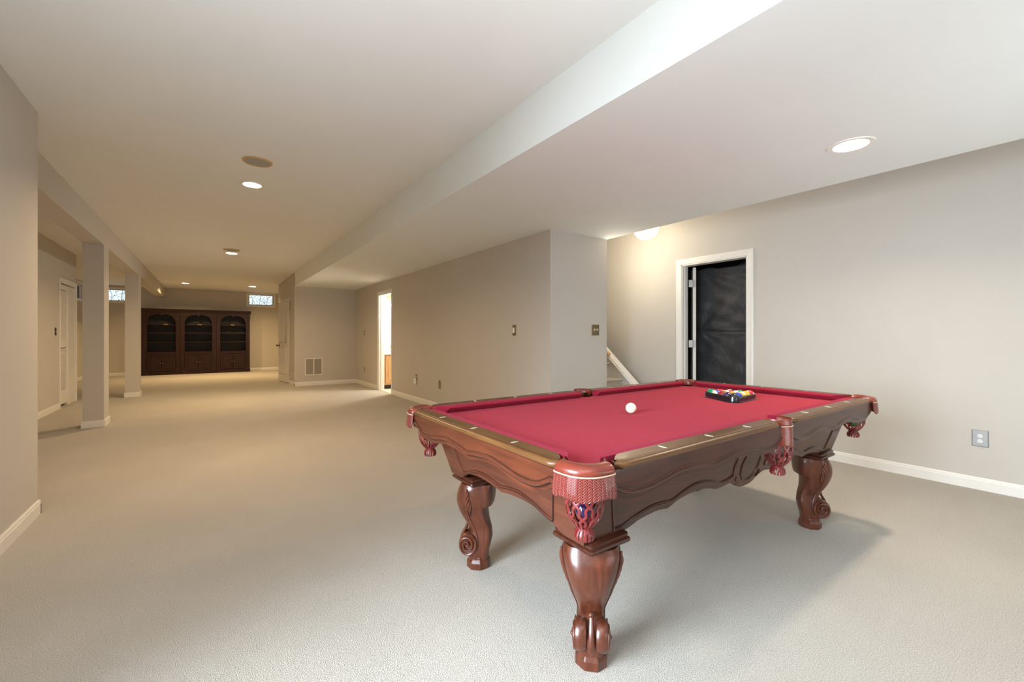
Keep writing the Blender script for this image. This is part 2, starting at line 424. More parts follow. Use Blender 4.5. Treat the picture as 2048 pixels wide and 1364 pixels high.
skirt('baseboard_grille', [((XB-.014, YV), (XW, YV), (0, -1)), ((XB, YV-.014), (XB, KY0-.07), (-1, 0)), ((XB, KY1+.07), (XB, YD), (-1, 0))], 'white baseboard under the return air grille')
skirt('baseboard_far', [((1.13, YF), (3.3, YF), (0, -1)), ((SX, YF), (-1.69, YF), (0, -1)), ((SX, 11.17), (SX, YF), (1, 0))], 'white baseboard along the far wall')
skirt('baseboard_recess', [((XLR, YL), (XLR, LY0-.07), (1, 0))], 'white baseboard along the shaded recess wall')

# ------------------------------------------------------------------ doorway casings (profiled)
def casing(mb, axis, pos, out, a0, a1, z1, w=.072, t=.018, jamb=T):
    """axis 'x': opening in a plane x=pos, along y a0..a1; out=+-1 room-side direction"""
    prof = [(0, 0), (0, t*.55), (w*.12, t*.7), (w*.2, t*.62), (w*.75, t), (w*.92, t), (w, t*.75), (w, 0)]
    def P(a, z, d): return (pos+out*d, a, z) if axis == 'x' else (a, pos+out*d, z)
    path = [(a0, 0, -1, 0), (a0, z1, -1, 1), (a1, z1, 1, 1), (a1, 0, 1, 0)]
    rings = [[P(a+sa*q, z+sz*q, d) for q, d in prof] for a, z, sa, sz in path]
    mb.loft(rings)
    # jamb lining with a door stop
    e = .012
    for (u0, u1) in ((a0, a0+e), (a1-e, a1)):
        q = [P(u0, 0, 0), P(u1, 0, -jamb)]
        mb.box(q[0][0], q[1][0], q[0][1], q[1][1], 0, z1)
    q = [P(a0, 0, 0), P(a1, 0, -jamb)]
    mb.box(q[0][0], q[1][0], q[0][1], q[1][1], z1-e, z1)
    for (u0, u1) in ((a0+e, a0+e+.012), (a1-e-.012, a1-e)):
        q = [P(u0, 0, -jamb*.35), P(u1, 0, -jamb*.62)]
        mb.box(q[0][0], q[1][0], q[0][1], q[1][1], 0, z1-e)
    return mb
struct('trim_2', casing(MB(), 'x', XR, -1, RY0, RY1, RZ), M['trim'], 'white moulded casing around the right doorway', 'door casing')
struct('trim_3', casing(MB(), 'x', XW, -1, HY0, HY1, HZ), M['trim'], 'white casing around the bright bathroom doorway', 'door casing')
struct('trim_4', casing(MB(), 'x', XB, -1, KY0, KY1, KZ), M['trim'], 'white casing around the ajar panel door', 'door casing')
struct('trim_5', casing(MB(), 'x', XLR, 1, LY0, LY1, LZ), M['trim'], 'casing around the louvred closet door', 'door casing')

# ------------------------------------------------------------------ panel door ajar (far right)
def rrect(x0, x1, z0, z1, arch=0.0, n=8):
    p = [(x0, z0), (x1, z0)]
    if arch:
        for i in range(n+1):
            t = i/n; p.append((x1+(x0-x1)*t, z1-arch+arch*math.sin(PI*t)))
    else: p += [(x1, z1), (x0, z1)]
    return p
def panel_door(name, W, H, loc, rz, label, knob_x, knob_side, hinge_x, mat):
    r = empty(name, loc, rz, label=label, cat='door', kind='structure')
    t = .035
    MB().bar(0, W, 0, t, .012, H, .002).build('door_leaf', mat, r)
    for k, (za, zb, ar) in enumerate(((.22, .90, 0), (1.03, H-.13, .09))):
        for side, y in ((-1, 0), (1, t)):
            mb = MB()
            o1 = rrect(.11, W-.11, za, zb, ar); cx = W/2; cz = (za+zb)/2
            path = [(x, y, z) for x, z in o1]
            mb.tube(path, .010, closed=True, n=6)
            o2 = [(cx+(x-cx)*.80, cz+(z-cz)*(1-.16*(W/(zb-za)) if zb-za > W else .84)) for x, z in o1]
            mb.prism(o2, y-.003 if side < 0 else y-.002, y+.002 if side < 0 else y+.003, lambda u, v, w: (u, w, v))
            mb.build('door_panel', mat, r, smooth=True)
    kz = .95
    for sd, y in ((-1, 0), (1, t)):
        MB().lathe([(0.001, 0), (.030, 0), (.030, .006*sd), (.011, .010*sd), (.010, .035*sd), (.022, .042*sd), (.029, .055*sd), (.024, .068*sd), (.001, .073*sd)], (knob_x, y, kz), 20, 'y').build('door_knob', M['darkmetal'], r, smooth=True)
    for z in (.25, 1.03, H-.22):
        MB().lathe([(.006, -.045), (.006, .045)], (hinge_x, -.004, z), 10).box(hinge_x-.001, hinge_x+.028, -.002, .0, z-.044, z+.044).build('hinge', M['darkmetal'], r, smooth=True)
    return r
# leaf runs from hinge (nearer the viewer) to the far free edge
ang = math.radians(90+8.5)
panel_door('door_1', .77, 2.075, (XB-.002, KY0+.018, 0), ang, 'white two panel door with arched upper panel standing ajar', .70, -1, 0.0, M['door'])

# door into unfinished room, swung far open so only its edge and hinges show
r = empty('door_2', (XR+T+.02, 3.145, 0), math.radians(36), label='white door folded right back, seen only by its edge and hinges', cat='door', kind='structure')
MB().bar(0, .78, -.036, 0, .012, 2.075, .002).build('door_leaf', M['door'], r)
for z in (.30, 1.10, 1.87):
    MB().lathe([(.007, -.045), (.007, .045)], (-.010, -.001, z), 12).box(-.008, .0, -.034, -.002, z-.045, z+.045).box(-.012, -.008, .0, .05, z-.045, z+.045).build('hinge', M['steel'], r, smooth=True)
# unfinished room
struct('wall_unfinished', MB().box(XR+T, X1, 1.2, 1.3, 0, ZH).box(XR+T, X1, 4.6, 4.7, 0, ZH).box(X1-.1, X1, 1.3, 4.6, 0, ZH), M['dark'], 'dark walls of the unfinished room')
mb = MB()
for y in (1.5, 1.9, 2.3, 2.7, 3.1, 3.5): mb.box(XR+T+.05, X1-.1, y, y+.04, 2.28, 2.52)
mb.box(5.22, 5.30, 1.6, 3.9, 2.14, 2.28)
tag(mb.build('ceiling_joist', M['joist'], None), 'dark timber joists above the black plastic sheet', 'joist', kind='structure')
# wrinkled black plastic sheet
rows = []
NX, NZ = 90, 150
for j in range(NZ+1):
    z = 0.02+2.06*j/NZ
    row = []
    for i in range(NX+1):
        y = 1.75+1.52*i/NX
        d = 0
        for (cy, cz, amp, k) in ((3.20, 1.27, .028, 9), (3.12, 2.05, .022, 8), (2.45, 2.02, .018, 7), (2.42, 1.22, .016, 7)):
            dy, dz = y-cy, z-cz; rr = math.hypot(dy, dz)+1e-4; a = math.atan2(dz, dy)
            d += .45*amp*math.sin(k*a+3*math.sin(2.1*a))*min(1, rr*3)*math.exp(-rr*2.2)
        d += .006*math.sin(17*y+9*z+2*math.sin(5*z)) + .004*math.sin(31*z-13*y)
        d += -.018*math.exp(-((z-1.27-.02*math.sin(4*y))/.012)**2)
        zz = z + (0.03*math.sin(6*y)+.02*math.sin(15*y) if j == NZ else 0)
        row.append((5.30-d, y, zz))
    rows.append(row)
tag(MB().grid(rows).build('plastic_sheet', M['sheet'], smooth=True, angle=180, solid=.002), 'black wrinkled plastic sheet hanging inside the right doorway', 'plastic sheet')

# ------------------------------------------------------------------ louvred bifold closet door
r = empty('door_3', (XLR-.03, LY0+.012, 0), 0, label='white louvred folding closet door in the shaded left wall', cat='door', kind='structure')
lw = .455
fr = MB().bar(0, .028, 0, .045, .05, 2.07).bar(0, .028, lw-.045, lw, .05, 2.07)
for a, b in ((.05, .26), (1.00, 1.12), (1.98, 2.07)): fr.bar(0, .028, .045, lw-.045, a, b)
fr.build('door_frame', M['door'], r)
for a, b in ((.26, 1.00), (1.12, 1.98)):
    mb = MB(); n = int((b-a)/.026)
    for i in range(n):
        z = a+.013+i*(b-a-.02)/n
        mb.prism([(.003, z-.014), (.007, z-.018), (.027, z+.018), (.023, z+.022)], .045, lw-.045, lambda u, v, w: (u, w, v))
    mb.build('louver_slats', M['door'], r)
MB().bar(-.02, .028, lw+.006, LY1-LY0-.03, .0, 2.07).tube([(.028, lw+.03, .10), (.028, lw+.03, 2.0), (.028, .92, 2.0), (.028, .92, .10)], .005, True, 6).build('folded_leaf', M['door'], r)

# ------------------------------------------------------------------ windows
def window(n, axis, pos, out, a0, a1, z0, z1, label, blind=False):
    """out: direction into the room. Casing, frame, pane."""
    r = empty('window_%d' % n, (0, 0, 0), label=label, cat='window', kind='structure')
    def bx(mb, A0, A1, d0, d1, Z0, Z1):
        if axis == 'y': return mb.box(A0, A1, pos+out*d0, pos+out*d1, Z0, Z1)
        return mb.box(pos+out*d0, pos+out*d1, A0, A1, Z0, Z1)
    w = .06; mb = MB()
    for q in ((a0-w, a0, z0-w, z1+w), (a1, a1+w, z0-w, z1+w), (a0, a1, z0-w, z0), (a0, a1, z1, z1+w)): bx(mb, q[0], q[1], 0, .018, q[2], q[3])
    mb.build('window_casing', M['trim'], r, bevel=.003)
    mb = MB(); f = .028
    for q in ((a0, a0+f, z0, z1), (a1-f, a1, z0, z1), (a0+f, a1-f, z0, z0+f), (a0+f, a1-f, z1-f, z1)): bx(mb, q[0], q[1], -.10, -.05, q[2], q[3])
    mb.build('window_frame', M['vinyl'], r)
    mb = MB(); bx(mb, a0+f, a1-f, -.078, -.072, z0+f, z1-f); mb.build('pane', M['glass'], r)
    return r
window(1, 'y', YF, -1, *FW[0], 'small high window right of the bookcases with foliage outside')
window(2, 'y', YF, -1, *FW[1], 'small high window seen between the two columns')
window(3, 'x', SX, 1, *SW, 'narrow high window in the far left side wall')
# glazed door beside the viewer (daylight source) and unseen window added behind for fill
r = empty('door_4', (0, 0, 0), label='white framed sliding glass door beside the viewer', cat='door', kind='structure')
mb = MB(); f = .06
for a, b in ((DY0, (DY0+DY1)/2+.03), ((DY0+DY1)/2-.03, DY1)):
    x = XC0+.14 if a == DY0 else XC0+.20
    mb.box(x, x+.04, a, a+f, 0, DZ).box(x, x+.04, b-f, b, 0, DZ).box(x, x+.04, a+f, b-f, 0, .10).box(x, x+.04, a+f, b-f, DZ-f, DZ)
mb.build('door_frame', M['trim'], r)
mb = MB(); casing(mb, 'x', XL, 1, DY0, DY1, DZ, jamb=.39); mb.build('door_casing', M['trim'], r)
MB().box(XC0+.158, XC0+.162, DY0+f, (DY0+DY1)/2-.03, .1, DZ-f).box(XC0+.218, XC0+.222, (DY0+DY1)/2+.03, DY1-f, .1, DZ-f).build('pane', M['glass'], r)
r = window(4, 'y', Y0, 1, BX0, BX1, BZ0, BZ1, 'unseen wide window added behind the viewer for fill light')
# shrubs outside the high windows
def shrub(cx, cy, cz, sx, sy, sz, n, label):
    mb = MB()
    for i in range(n):
        c = Vector((cx+random.uniform(-sx, sx), cy+random.uniform(-sy, sy), cz+random.uniform(-sz, sz)))
        a = Vector((random.gauss(0, 1), random.gauss(0, 1), random.gauss(0, 1))).normalized(); b = a.orthogonal().normalized()
        l = random.uniform(.015, .035)
        mb.add([c-a*l, c+b*l*.45, c+a*l, c-b*l*.45], [(0, 1, 2, 3)])
    for i in range(7):
        x = cx-sx+2*sx*i/6
        mb.tube([(x, cy, cz-sz-.2), (x+.05, cy+.03, cz), (x+random.uniform(-.1, .1), cy, cz+sz)], .006, n=5)
    return tag(mb.build('shrub', M['leaf']), label, 'shrub', 'shrubs outside the basement windows')
shrub(1.45, YF+.75, 2.52, .7, .25, .32, 520, 'green shrub outside the window right of the bookcases')
shrub(-2.3, YF+.75, 2.50, .7, .25, .32, 480, 'green shrub outside the window between the columns')

# ------------------------------------------------------------------ stairs
r = empty('staircase', (0, 0, 0), label='carpeted stairs rising behind the short wall with a white capped side', cat='stairs')
mb = MB(); ST = 4.60; ys0 = 3.49; rise, run = .2067, .218
for k in range(9):
    y = ys0+k*run; z = rise*(k+1)
    if y < YS+.1: xa = XE+.001
    else: xa = XE+.001
    b = 6.0
    # step with rounded nosing
    prof = [(y, z-rise if k else 0), (y, z-.035), (y-.018, z-.028), (y-.024, z-.012), (y-.016, z), (y+run+.03, z), (y+run+.03, z-rise if k else 0)]
    mb.prism(prof, xa, ST, lambda u, v, w: (w, u, v))
mb.build('carpeted_steps', M['carpetx'], r, smooth=True, angle=50)
def capz(y): return .562+(y-3.711)*.851
ya, yb = 3.36, 5.6
MB().prism([(ya, 0.0), (yb, 0.0), (yb, capz(yb)-.04), (ya, capz(ya)-.04)], ST, ST+.09, lambda u, v, w: (w, u, v)).build('side_wall', M['wall'], r)
cap = MB()
cap.prism([(ya-.02, capz(ya)-.075), (yb, capz(yb)-.055), (yb, capz(yb)), (ya-.02, capz(ya)-.017)], ST-.012, ST+.102, lambda u, v, w: (w, u, v))
cap.tube([(ST-.014, ya, capz(ya)-.03), (ST-.014, yb, capz(yb)-.03)], .007, n=6)
cap.build('side_cap', M['trim'], r)
rl = MB(); rl.tube([(ST-.03, 4.11, capz(4.11)+.035), (ST-.03, 4.7, capz(4.7)+.035)], .022, n=10)
tag(rl.build('handrail', M['oak'], r, smooth=True), 'light wood handrail end above the white stair cap')

# ------------------------------------------------------------------ wall plates
def plate(name, axis, pos, out, a, z, w, h, mat, label, cat, kindp, group=None):
    """small wall plate centred at coordinate a (along the wall) and z"""
    loc = (pos, a, z) if axis == 'x' else (a, pos, z)
    # local frame: X along wall, -Y out of the wall
    if axis == 'x': rz = PI/2 if out > 0 else -PI/2
    else: rz = 0 if out < 0 else PI
    r = empty(name, loc, rz, label=label, cat=cat, group=group)
    t = .006
    mb = MB(); c = .006
    mb.loft([[(-w/2, 0, -h/2), (w/2, 0, -h/2), (w/2, 0, h/2), (-w/2, 0, h/2)],
             [(-w/2+.001, -t*.4, -h/2+.001), (w/2-.001, -t*.4, -h/2+.001), (w/2-.001, -t*.4, h/2-.001), (-w/2+.001, -t*.4, h/2-.001)],
             [(-w/2+c, -t, -h/2+c), (w/2-c, -t, -h/2+c), (w/2-c, -t, h/2-c), (-w/2+c, -t, h/2-c)]])
    mb.build('plate', mat, r)
    def toggles(xs):
        for x in xs:
            MB().box(x-.004, x+.004, -t-.002, -t, -.012, .012).prism([(-.004, -t), (.006, -t), (.016, -t-.016), (.009, -t-.017)], x-.0035, x+.0035, lambda u, v, q: (q, v, u)).build('toggle', M['plastic'], r)
    if kindp == 'switch': toggles([0])
    if kindp == 'double': toggles([-.023, .023])
    if kindp == 'slider':
        MB().bar(-.014, .014, -t-.014, -t, -.033, .033, .003).build('slider', M['plastic'], r)
    if kindp in ('outlet', 'plugged'):
        for zz in (.020, -.020):
            if kindp == 'plugged' and zz < 0: continue
            f = MB()
            f.prism([(.0155*math.cos(q*PI/10)*(1), .0145*math.sin(q*PI/10)) for q in range(20)], -t-.003, -t, lambda u, v, q: (u, q, v+zz)); f.build('socket', M['plastic'], r, smooth=True)
            MB().box(-.0075, -.0055, -t-.0036, -t-.003, zz-.001, zz+.007).box(.0050, .0070, -t-.0036, -t-.003, zz-.001, zz+.007).box(-.002, .002, -t-.0036, -t-.003, zz-.009, zz-.005).build('slots', M['slot'], r)
        MB().lathe([(.0001, -t-.0015), (.003, -t-.0015), (.003, -t)], (0, 0, 0), 10, 'y').build('screw', M['steel'], r)
    return r
plate('outlet', 'x', XR, -1, .625, .400, .092, .130, M['nickel'], 'duplex outlet with brushed metal plate low on the right wall', 'outlet', 'outlet')
plate('light_switch', 'y', YS, -1, 3.765, 1.272, .130, .132, M['bronze'], 'double light switch on the short wall beside the stairs', 'light switch', 'double')
plate('light_switch', 'x', XW, -1, 4.290, 1.270, .080, .130, M['bronze'], 'wall control with white slider on the long greige wall', 'light switch', 'slider')
plate('light_switch', 'x', XW, -1, 10.544, 1.275, .080, .125, M['bronze'], 'single light switch left of the bright bathroom doorway', 'light switch', 'switch')
plate('outlet', 'x', XW, -1, 10.544, .385, .080, .125, M['bronze'], 'outlet below the switch left of the bathroom doorway', 'outlet', 'outlet')
plate('outlet', 'x', XW, -1, 7.35, .44, .080, .125, M['bronze'], 'outlet with a plug-in gadget right of the bathroom doorway', 'outlet', 'plugged')
g = empty('plug_in_freshener', (XW-.006, 7.35, .345), -PI/2, label='white plug-in gadget in the outlet right of the bathroom doorway', cat='plug-in device')
MB().bar(-.026, .026, -.040, 0, -.02, .085, .008).build('body', M['plastic'], g, smooth=True)
MB().bar(-.034, -.024, -.03, -.01, .0, .025, .003).build('dial', M['slot'], g)
plate('blank_plate', 'x', XW, -1, 6.385, .405, .085, .14, M['bronze'], 'blank bronze cover plate low on the long wall near the pool table', 'wall plate', 'blank')
plate('light_switch', 'x', XLR, 1, 9.87, 1.27, .080, .125, M['darkmetal'], 'dark switch plate beside the louvred closet door', 'light switch', 'switch')
plate('outlet', 'x', XB, -1, 11.56, .40, .080, .125, M['bronze'], 'outlet beside the low grille near the ajar door', 'outlet', 'outlet')

# ------------------------------------------------------------------ grilles
def grille(axis, pos, out, a0, a1, z0, z1, bays, label, n=18):
    loc = (pos, (a0+a1)/2, z0) if axis == 'x' else ((a0+a1)/2, pos, z0)
    rz = (PI/2 if out > 0 else -PI/2) if axis == 'x' else 0
    r = empty('vent_grille', loc, rz, label=label, cat='vent')
    w, h = a1-a0, z1-z0; f = .022
    fr = MB().bar(-w/2, w/2, -.010, 0, 0, f).bar(-w/2, w/2, -.010, 0, h-f, h).bar(-w/2, -w/2+f, -.010, 0, f, h-f).bar(w/2-f, w/2, -.010, 0, f, h-f)
    if bays == 2: fr.bar(-f/2, f/2, -.010, 0, f, h-f)
    fr.build('grille_frame', M['trim'], r)
    sl = MB()
    for i in range(n):
        z = f+(h-2*f)*(i+.5)/n; d = (h-2*f)/n*.42
        sl.prism([(-.008, z-d), (-.001, z+d*.8), (-.0002, z+d*.8-.002), (-.007, z-d-.002)], -w/2+f, w/2-f, lambda u, v, q: (q, u, v))
    sl.build('grille_slats', M['louver_shaded'], r)
    MB().box(-w/2+f, w/2-f, -.0006, -.0001, f, h-f).build('backing', M['slot'], r)
grille('y', YV, -1, 1.868, 2.262, .245, .662, 2, 'white double return air grille low on the greige wall', 22)
grille('x', XB, -1, 11.80, 12.03, 1.79, 2.14, 1, 'narrow air grille high beside the ajar door', 16)
grille('x', XB, -1, 11.80, 12.03, .155, .55, 1, 'narrow air grille low beside the ajar door', 16)

# ------------------------------------------------------------------ ceiling fixtures
def downlight(x, y, z, R, label, power, warm=(1, .83, .62), lens='lamp', spot=1.0, lit=True):
    r = empty('recessed_light', (x, y, z), 0, label=label, cat='ceiling light', group='recessed ceiling lights')
    MB().lathe([(R*.74, 0.002), (R*.76, -.004), (R, -.006), (R*1.02, -.002), (R*1.02, .0)], (0, 0, 0), 40).build('trim_ring', M['trim'], r, smooth=True)
    MB().lathe([(.001, -.0035), (R*.60, -.005), (R*.76, -.0042), (R*.76, -.001), (.001, -.001)], (0, 0, 0), 40).build('lens', M[lens] if lit else M['plastic'], r, smooth=True)
    if power > 0:
        ld = bpy.data.lights.new('recessed_lamp', 'AREA'); ld.shape = 'DISK'; ld.size = R*1.2; ld.energy = power; ld.color = warm; ld.spread = math.radians(150)
        lo = bpy.data.objects.new('recessed_lamp', ld); COL.objects.link(lo); lo.location = (0, 0, -.02); lo.parent = r
        tag(lo, 'light from the recessed fixture')
    return r
WARM = (1.0, .69, .34)
downlight(.345, 4.97, ZH, .105, 'recessed light nearest the viewer on the high ceiling, beside the round speaker', 44, (1, .72, .42))
downlight(.325, 9.30, ZH, .115, 'middle recessed light on the high ceiling', 50, WARM)
downlight(-.565, 15.36, ZH, .105, 'recessed light above the left end of the bookcases', 46, WARM)
downlight(1.062, 15.19, ZH, .12, 'recessed light near the small window on the far wall', 50, WARM)
downlight(3.235, .955, ZL, .118, 'round white recessed light above the pool table on the low ceiling', 21, (1, .84, .64))
def ceil_speaker(x, y, R, label):
    r = empty('ceiling_speaker', (x, y, ZH), 0, label=label, cat='speaker', group='round ceiling speakers')
    MB().lathe([(R*.82, -.002), (R*.84, -.009), (R*.97, -.009), (R, -.004), (R, 0)], (0, 0, 0), 40).build('speaker_rim', M['rim'], r, smooth=True)
    MB().lathe([(.001, -.008), (R*.6, -.007), (R*.84, -.005), (R*.84, 0), (.001, 0)], (0, 0, 0), 40).build('speaker_mesh', M['speaker'], r, smooth=True)
ceil_speaker(.335, 4.28, .115, 'round grey ceiling speaker with tan rim nearest the viewer')
ceil_speaker(.315, 8.93, .125, 'round ceiling speaker beside the middle recessed light')
# globe light over the stair bay
r = empty('globe_light', (4.47, 3.42, ZH), 0, label='glowing domed glass ceiling light half hidden by the low ceiling edge', cat='ceiling light')
MB().lathe([(.001, 0), (.18, 0), (.185, -.02), (.17, -.035), (.001, -.035)], (0, 0, 0), 40).build('canopy', M['brass'], r, smooth=True)
MB().lathe([(.155, -.03), (.165, -.06), (.163, -.12), (.148, -.19), (.115, -.25), (.066, -.282), (.001, -.29)], (0, 0, 0), 40).build('glass_dome', M['globe'], r, smooth=True)

# ------------------------------------------------------------------ bathroom beyond the bright doorway
struct('wall_bath', MB().box(XW+T, 5.0, 10.15, 10.25, 0, ZH).box(4.9, 5.0, 7.6, 10.15, 0, ZH).box(XW+T, 5.0, 7.5, 7.6, 0, ZH), M['bathwall'], 'bright cream bathroom walls')
struct('floor_bath', MB().box(XW+.02, 4.9, 7.6, 10.15, .0, .006), M['tile'], 'pale bathroom floor', 'floor')
r = empty('bathroom_vanity', (XW+T+.01, 9.50, 0), 0, label='light oak vanity cabinet with dark toe kick inside the bathroom doorway', cat='vanity')
vw = 1.1
MB().box(0, vw, .0, .55, .10, .78).build('cabinet_body', M['oak'], r)
MB().box(0, vw, .06, .55, .006, .10).build('toe_kick', M['slot'], r)
for k in range(3):
    a = .03+k*.355
    d = MB().bar(a, a+.335, -.02, -.001, .14, .75, .004); d.bar(a+.06, a+.275, -.026, -.02, .20, .69, .004)
    o = d.build('door', M['oak'], r)
    MB().lathe([(.004, 0), (.004, -.012), (.012, -.018), (.011, -.026), (.001, -.028)], (a+.30, -.02, .68), 12, 'y').build('knob', M['brass'], o, smooth=True)
c = MB().bar(-.005, vw+.02, -.035, .57, .78, .82, .006).bar(-.005, vw+.02, .55, .57, .82, .90, .003)
c.build('countertop', M['counter'], r)
MB().tube([(.30, .42, .82), (.30, .42, .95), (.30, .40, .985), (.30, .34, .985), (.30, .31, .955)], .011, n=10).tube([(.22, .42, .82), (.22, .42, .87)], .012).tube([(.38, .42, .82), (.38, .42, .87)], .012).build('faucet', M['steel'], r, smooth=True)
r = empty('soap_bottle', (XW+T+.10, 9.62, .82), 0, label='small white pump bottle on the bathroom counter', cat='bottle')
MB().lathe([(.001, 0), (.022, 0), (.024, .01), (.024, .07), (.010, .085), (.010, .10), (.001, .10)], (0, 0, 0), 18).build('bottle_body', M['plastic'], r, smooth=True)
MB().lathe([(.006, .10), (.006, .125), (.001, .126)], (0, 0, 0), 10).box(-.004, .022, -.004, .004, .120, .127).build('pump', M['steel'], r)
r = empty('vanity_light', (XW+T+.31, 10.15, 2.14), 0, label='brass vanity light with glowing glass shades above the bathroom counter', cat='wall light')
MB().lathe([(.001, 0), (.055, 0), (.055, -.012), (.03, -.028), (.001, -.03)], (.06, 0, 0), 24, 'y').bar(-.15, .75, -.03, -.015, -.012, .012).build('back_plate', M['brass'], r, smooth=True)
for x in (-.03, .27, .57):
    MB().tube([(x, -.02, 0), (x, -.09, .02), (x, -.12, -.02), (x, -.12, -.07)], .008, n=8).lathe([(.008, -.06), (.03, -.085), (.032, -.09), (.008, -.09)], (x, -.12, 0), 16).build('arm', M['brass'], r, smooth=True)
    MB().lathe([(.028, -.09), (.045, -.13), (.065, -.19), (.085, -.24), (.083, -.24), (.060, -.19), (.040, -.13), (.025, -.092)], (x, -.12, 0), 24).ell((x, -.12, -.17), .03, .03, .05).build('glass_shade', M['shade'], r, smooth=True)

# ================================================================== BOOKCASES
def bookcase(x0, x1, ox0, ox1, yoff, label, plaque_x, right_end=False):
    W = x1-x0; y = YF-.36+yoff
    r = empty('bookcase', ((x0+x1)/2, y, 0), 0, label=label, cat='bookcase', group='bookcases against the far wall')
    cx = (x0+x1)/2; a, b = x0-cx, x1-cx; o0, o1 = ox0-cx, ox1-cx
    D = YF-.012-y; H = 2.02
    w = M['bookwood']
    MB().box(a+.004, a+.024, .02, D, 0.08, H-.04).build('side_panel', w, r)
    MB().box(b-.024, b-.004, .02, D, 0.08, H-.04).build('side_panel', w, r)
    MB().box(a+.024, b-.024, D-.012, D, 0.08, H-.04).build('back_panel', M['bookback'], r)
    # face frame with arched head
    ff = MB()
    ff.bar(a, o0, 0, .022, .08, 1.93); ff.bar(o1, b, 0, .022, .08, 1.93)
    ff.bar(o0, o1, 0, .022, .62, .70)
    n = 28; zt = 1.935; sp = 1.66; ar = .185
    top = []
    oc = (o0+o1)/2; hw = (o1-o0)/2
    pts = []
    for i in range(n+1):
        t = -1+2*i/n
        e = abs(t)
        if e > .93: z = sp-.02
        else: z = sp+.02+ar*math.sqrt(max(0, 1-(e/.93)**2.4))
        pts.append((oc+hw*t, z))
    poly = [(o0, zt), (o1, zt)] + list(reversed(pts))
    for (p, q) in zip(pts, pts[1:]):
        ff.add([(p[0], 0, p[1]), (q[0], 0, q[1]), (q[0], 0, zt), (p[0], 0, zt), (p[0], .022, p[1]), (q[0], .022, q[1]), (q[0], .022, zt), (p[0], .022, zt)],
               [(0, 1, 2, 3), (7, 6, 5, 4), (0, 4, 5, 1), (3, 2, 6, 7)])
    ff.build('face_frame', w, r)
    MB().tube([(p[0], -.002, p[1]+.012) for p in pts[1:-1]], .006, n=6).prism([(oc-.028, 1.83), (oc+.028, 1.83), (oc+.040, 1.93), (oc-.040, 1.93)], -.018, .005, lambda u, v, q: (u, q, v)).build('arch_keystone', w, r)
    # crown
    prof = [(.0, 1.925), (-.012, 1.93), (-.014, 1.955), (-.035, 1.985), (-.050, 2.0), (-.052, 2.035), (.02, 2.035), (.02, 1.925)]
    ex = .03 if right_end else 0
    MB().prism(prof, a, b+ex, lambda u, v, q: (q, u, v)).box(a, b+ex, .02, D, 1.98, 2.035).build('crown_moulding', w, r)
    for z in (1.015, 1.294, 1.557):
        MB().bar(a+.025, b-.025, .03, D-.014, z-.022, z, .003).build('shelf', w, r)
    MB().bar(a+.025, b-.025, -.006, D-.014, .685, .705, .003).build('shelf', w, r)
    MB().box(a+.025, b-.025, .03, D-.014, .08, .10).build('shelf', w, r)
    MB().bar(a-.0, b+(.012 if right_end else 0), -.014, D, 0, .105, .006).build('plinth', w, r)
    px = plaque_x-cx
    MB().bar(px-.055, px+.055, .016, .030, 1.545, 1.572, .003).build('brass_label_holder', M['brass'], r)
    mid = (o0+o1)/2
    for (d0, d1, kx) in ((o0+.004, mid-.003, mid-.03), (mid+.003, o1-.004, mid+.03)):
        d = MB().bar(d0, d1, -.018, -.001, .118, .612, .003)
        do = d.build('door', w, r)
        mb = MB(); p = .055
        mb.tube([(d0+p, -.019, .118+p), (d1-p, -.019, .118+p), (d1-p, -.019, .612-p), (d0+p, -.019, .612-p)], .006, True, 6)
        mb.bar(d0+p+.025, d1-p-.025, -.024, -.018, .118+p+.025, .612-p-.025, .006)
        mb.build('raised_panel', w, do)
        MB().tube([(d0+p-.009, -.0185, .118+p-.009), (d1-p+.009, -.0185, .118+p-.009), (d1-p+.009, -.0185, .612-p+.009), (d0+p-.009, -.0185, .612-p+.009)], .004, True, 5).build('panel_groove', M['slot'], do)
        MB().lathe([(.004, 0), (.004, -.012), (.012, -.018), (.011, -.027), (.001, -.03)], (kx, -.018, .365), 14, 'y').build('knob', M['brass'], do, smooth=True)
    return r
bookcase(-1.680, -.752, -1.545, -.865, 0, 'dark wood arched bookcase, leftmost of the three, partly behind the column', -1.11)
bookcase(-.750, .170, -.640, .060, -.015, 'dark wood arched bookcase in the middle of the three', -.255)
bookcase(.172, 1.105, .281, .985, 0, 'dark wood arched bookcase at the right end, nearest the small window', .615, True)

# ================================================================== POOL TABLE
TC = (2.123, 1.530); L, W = 1.278, .675; H = .82; BED = .782
R_ = empty('pool_table', (TC[0], TC[1], 0), 0, label='cherry wood pool table with red felt, carved scroll legs and leather net pockets', cat='pool table')
PC = [(sx*(L-.108), sy*(W-.105)) for sx in (-1, 1) for sy in (-1, 1)]        # corner pocket centres
PS = [(0, sy*(W-.050)) for sy in (-1, 1)]
HR = .060
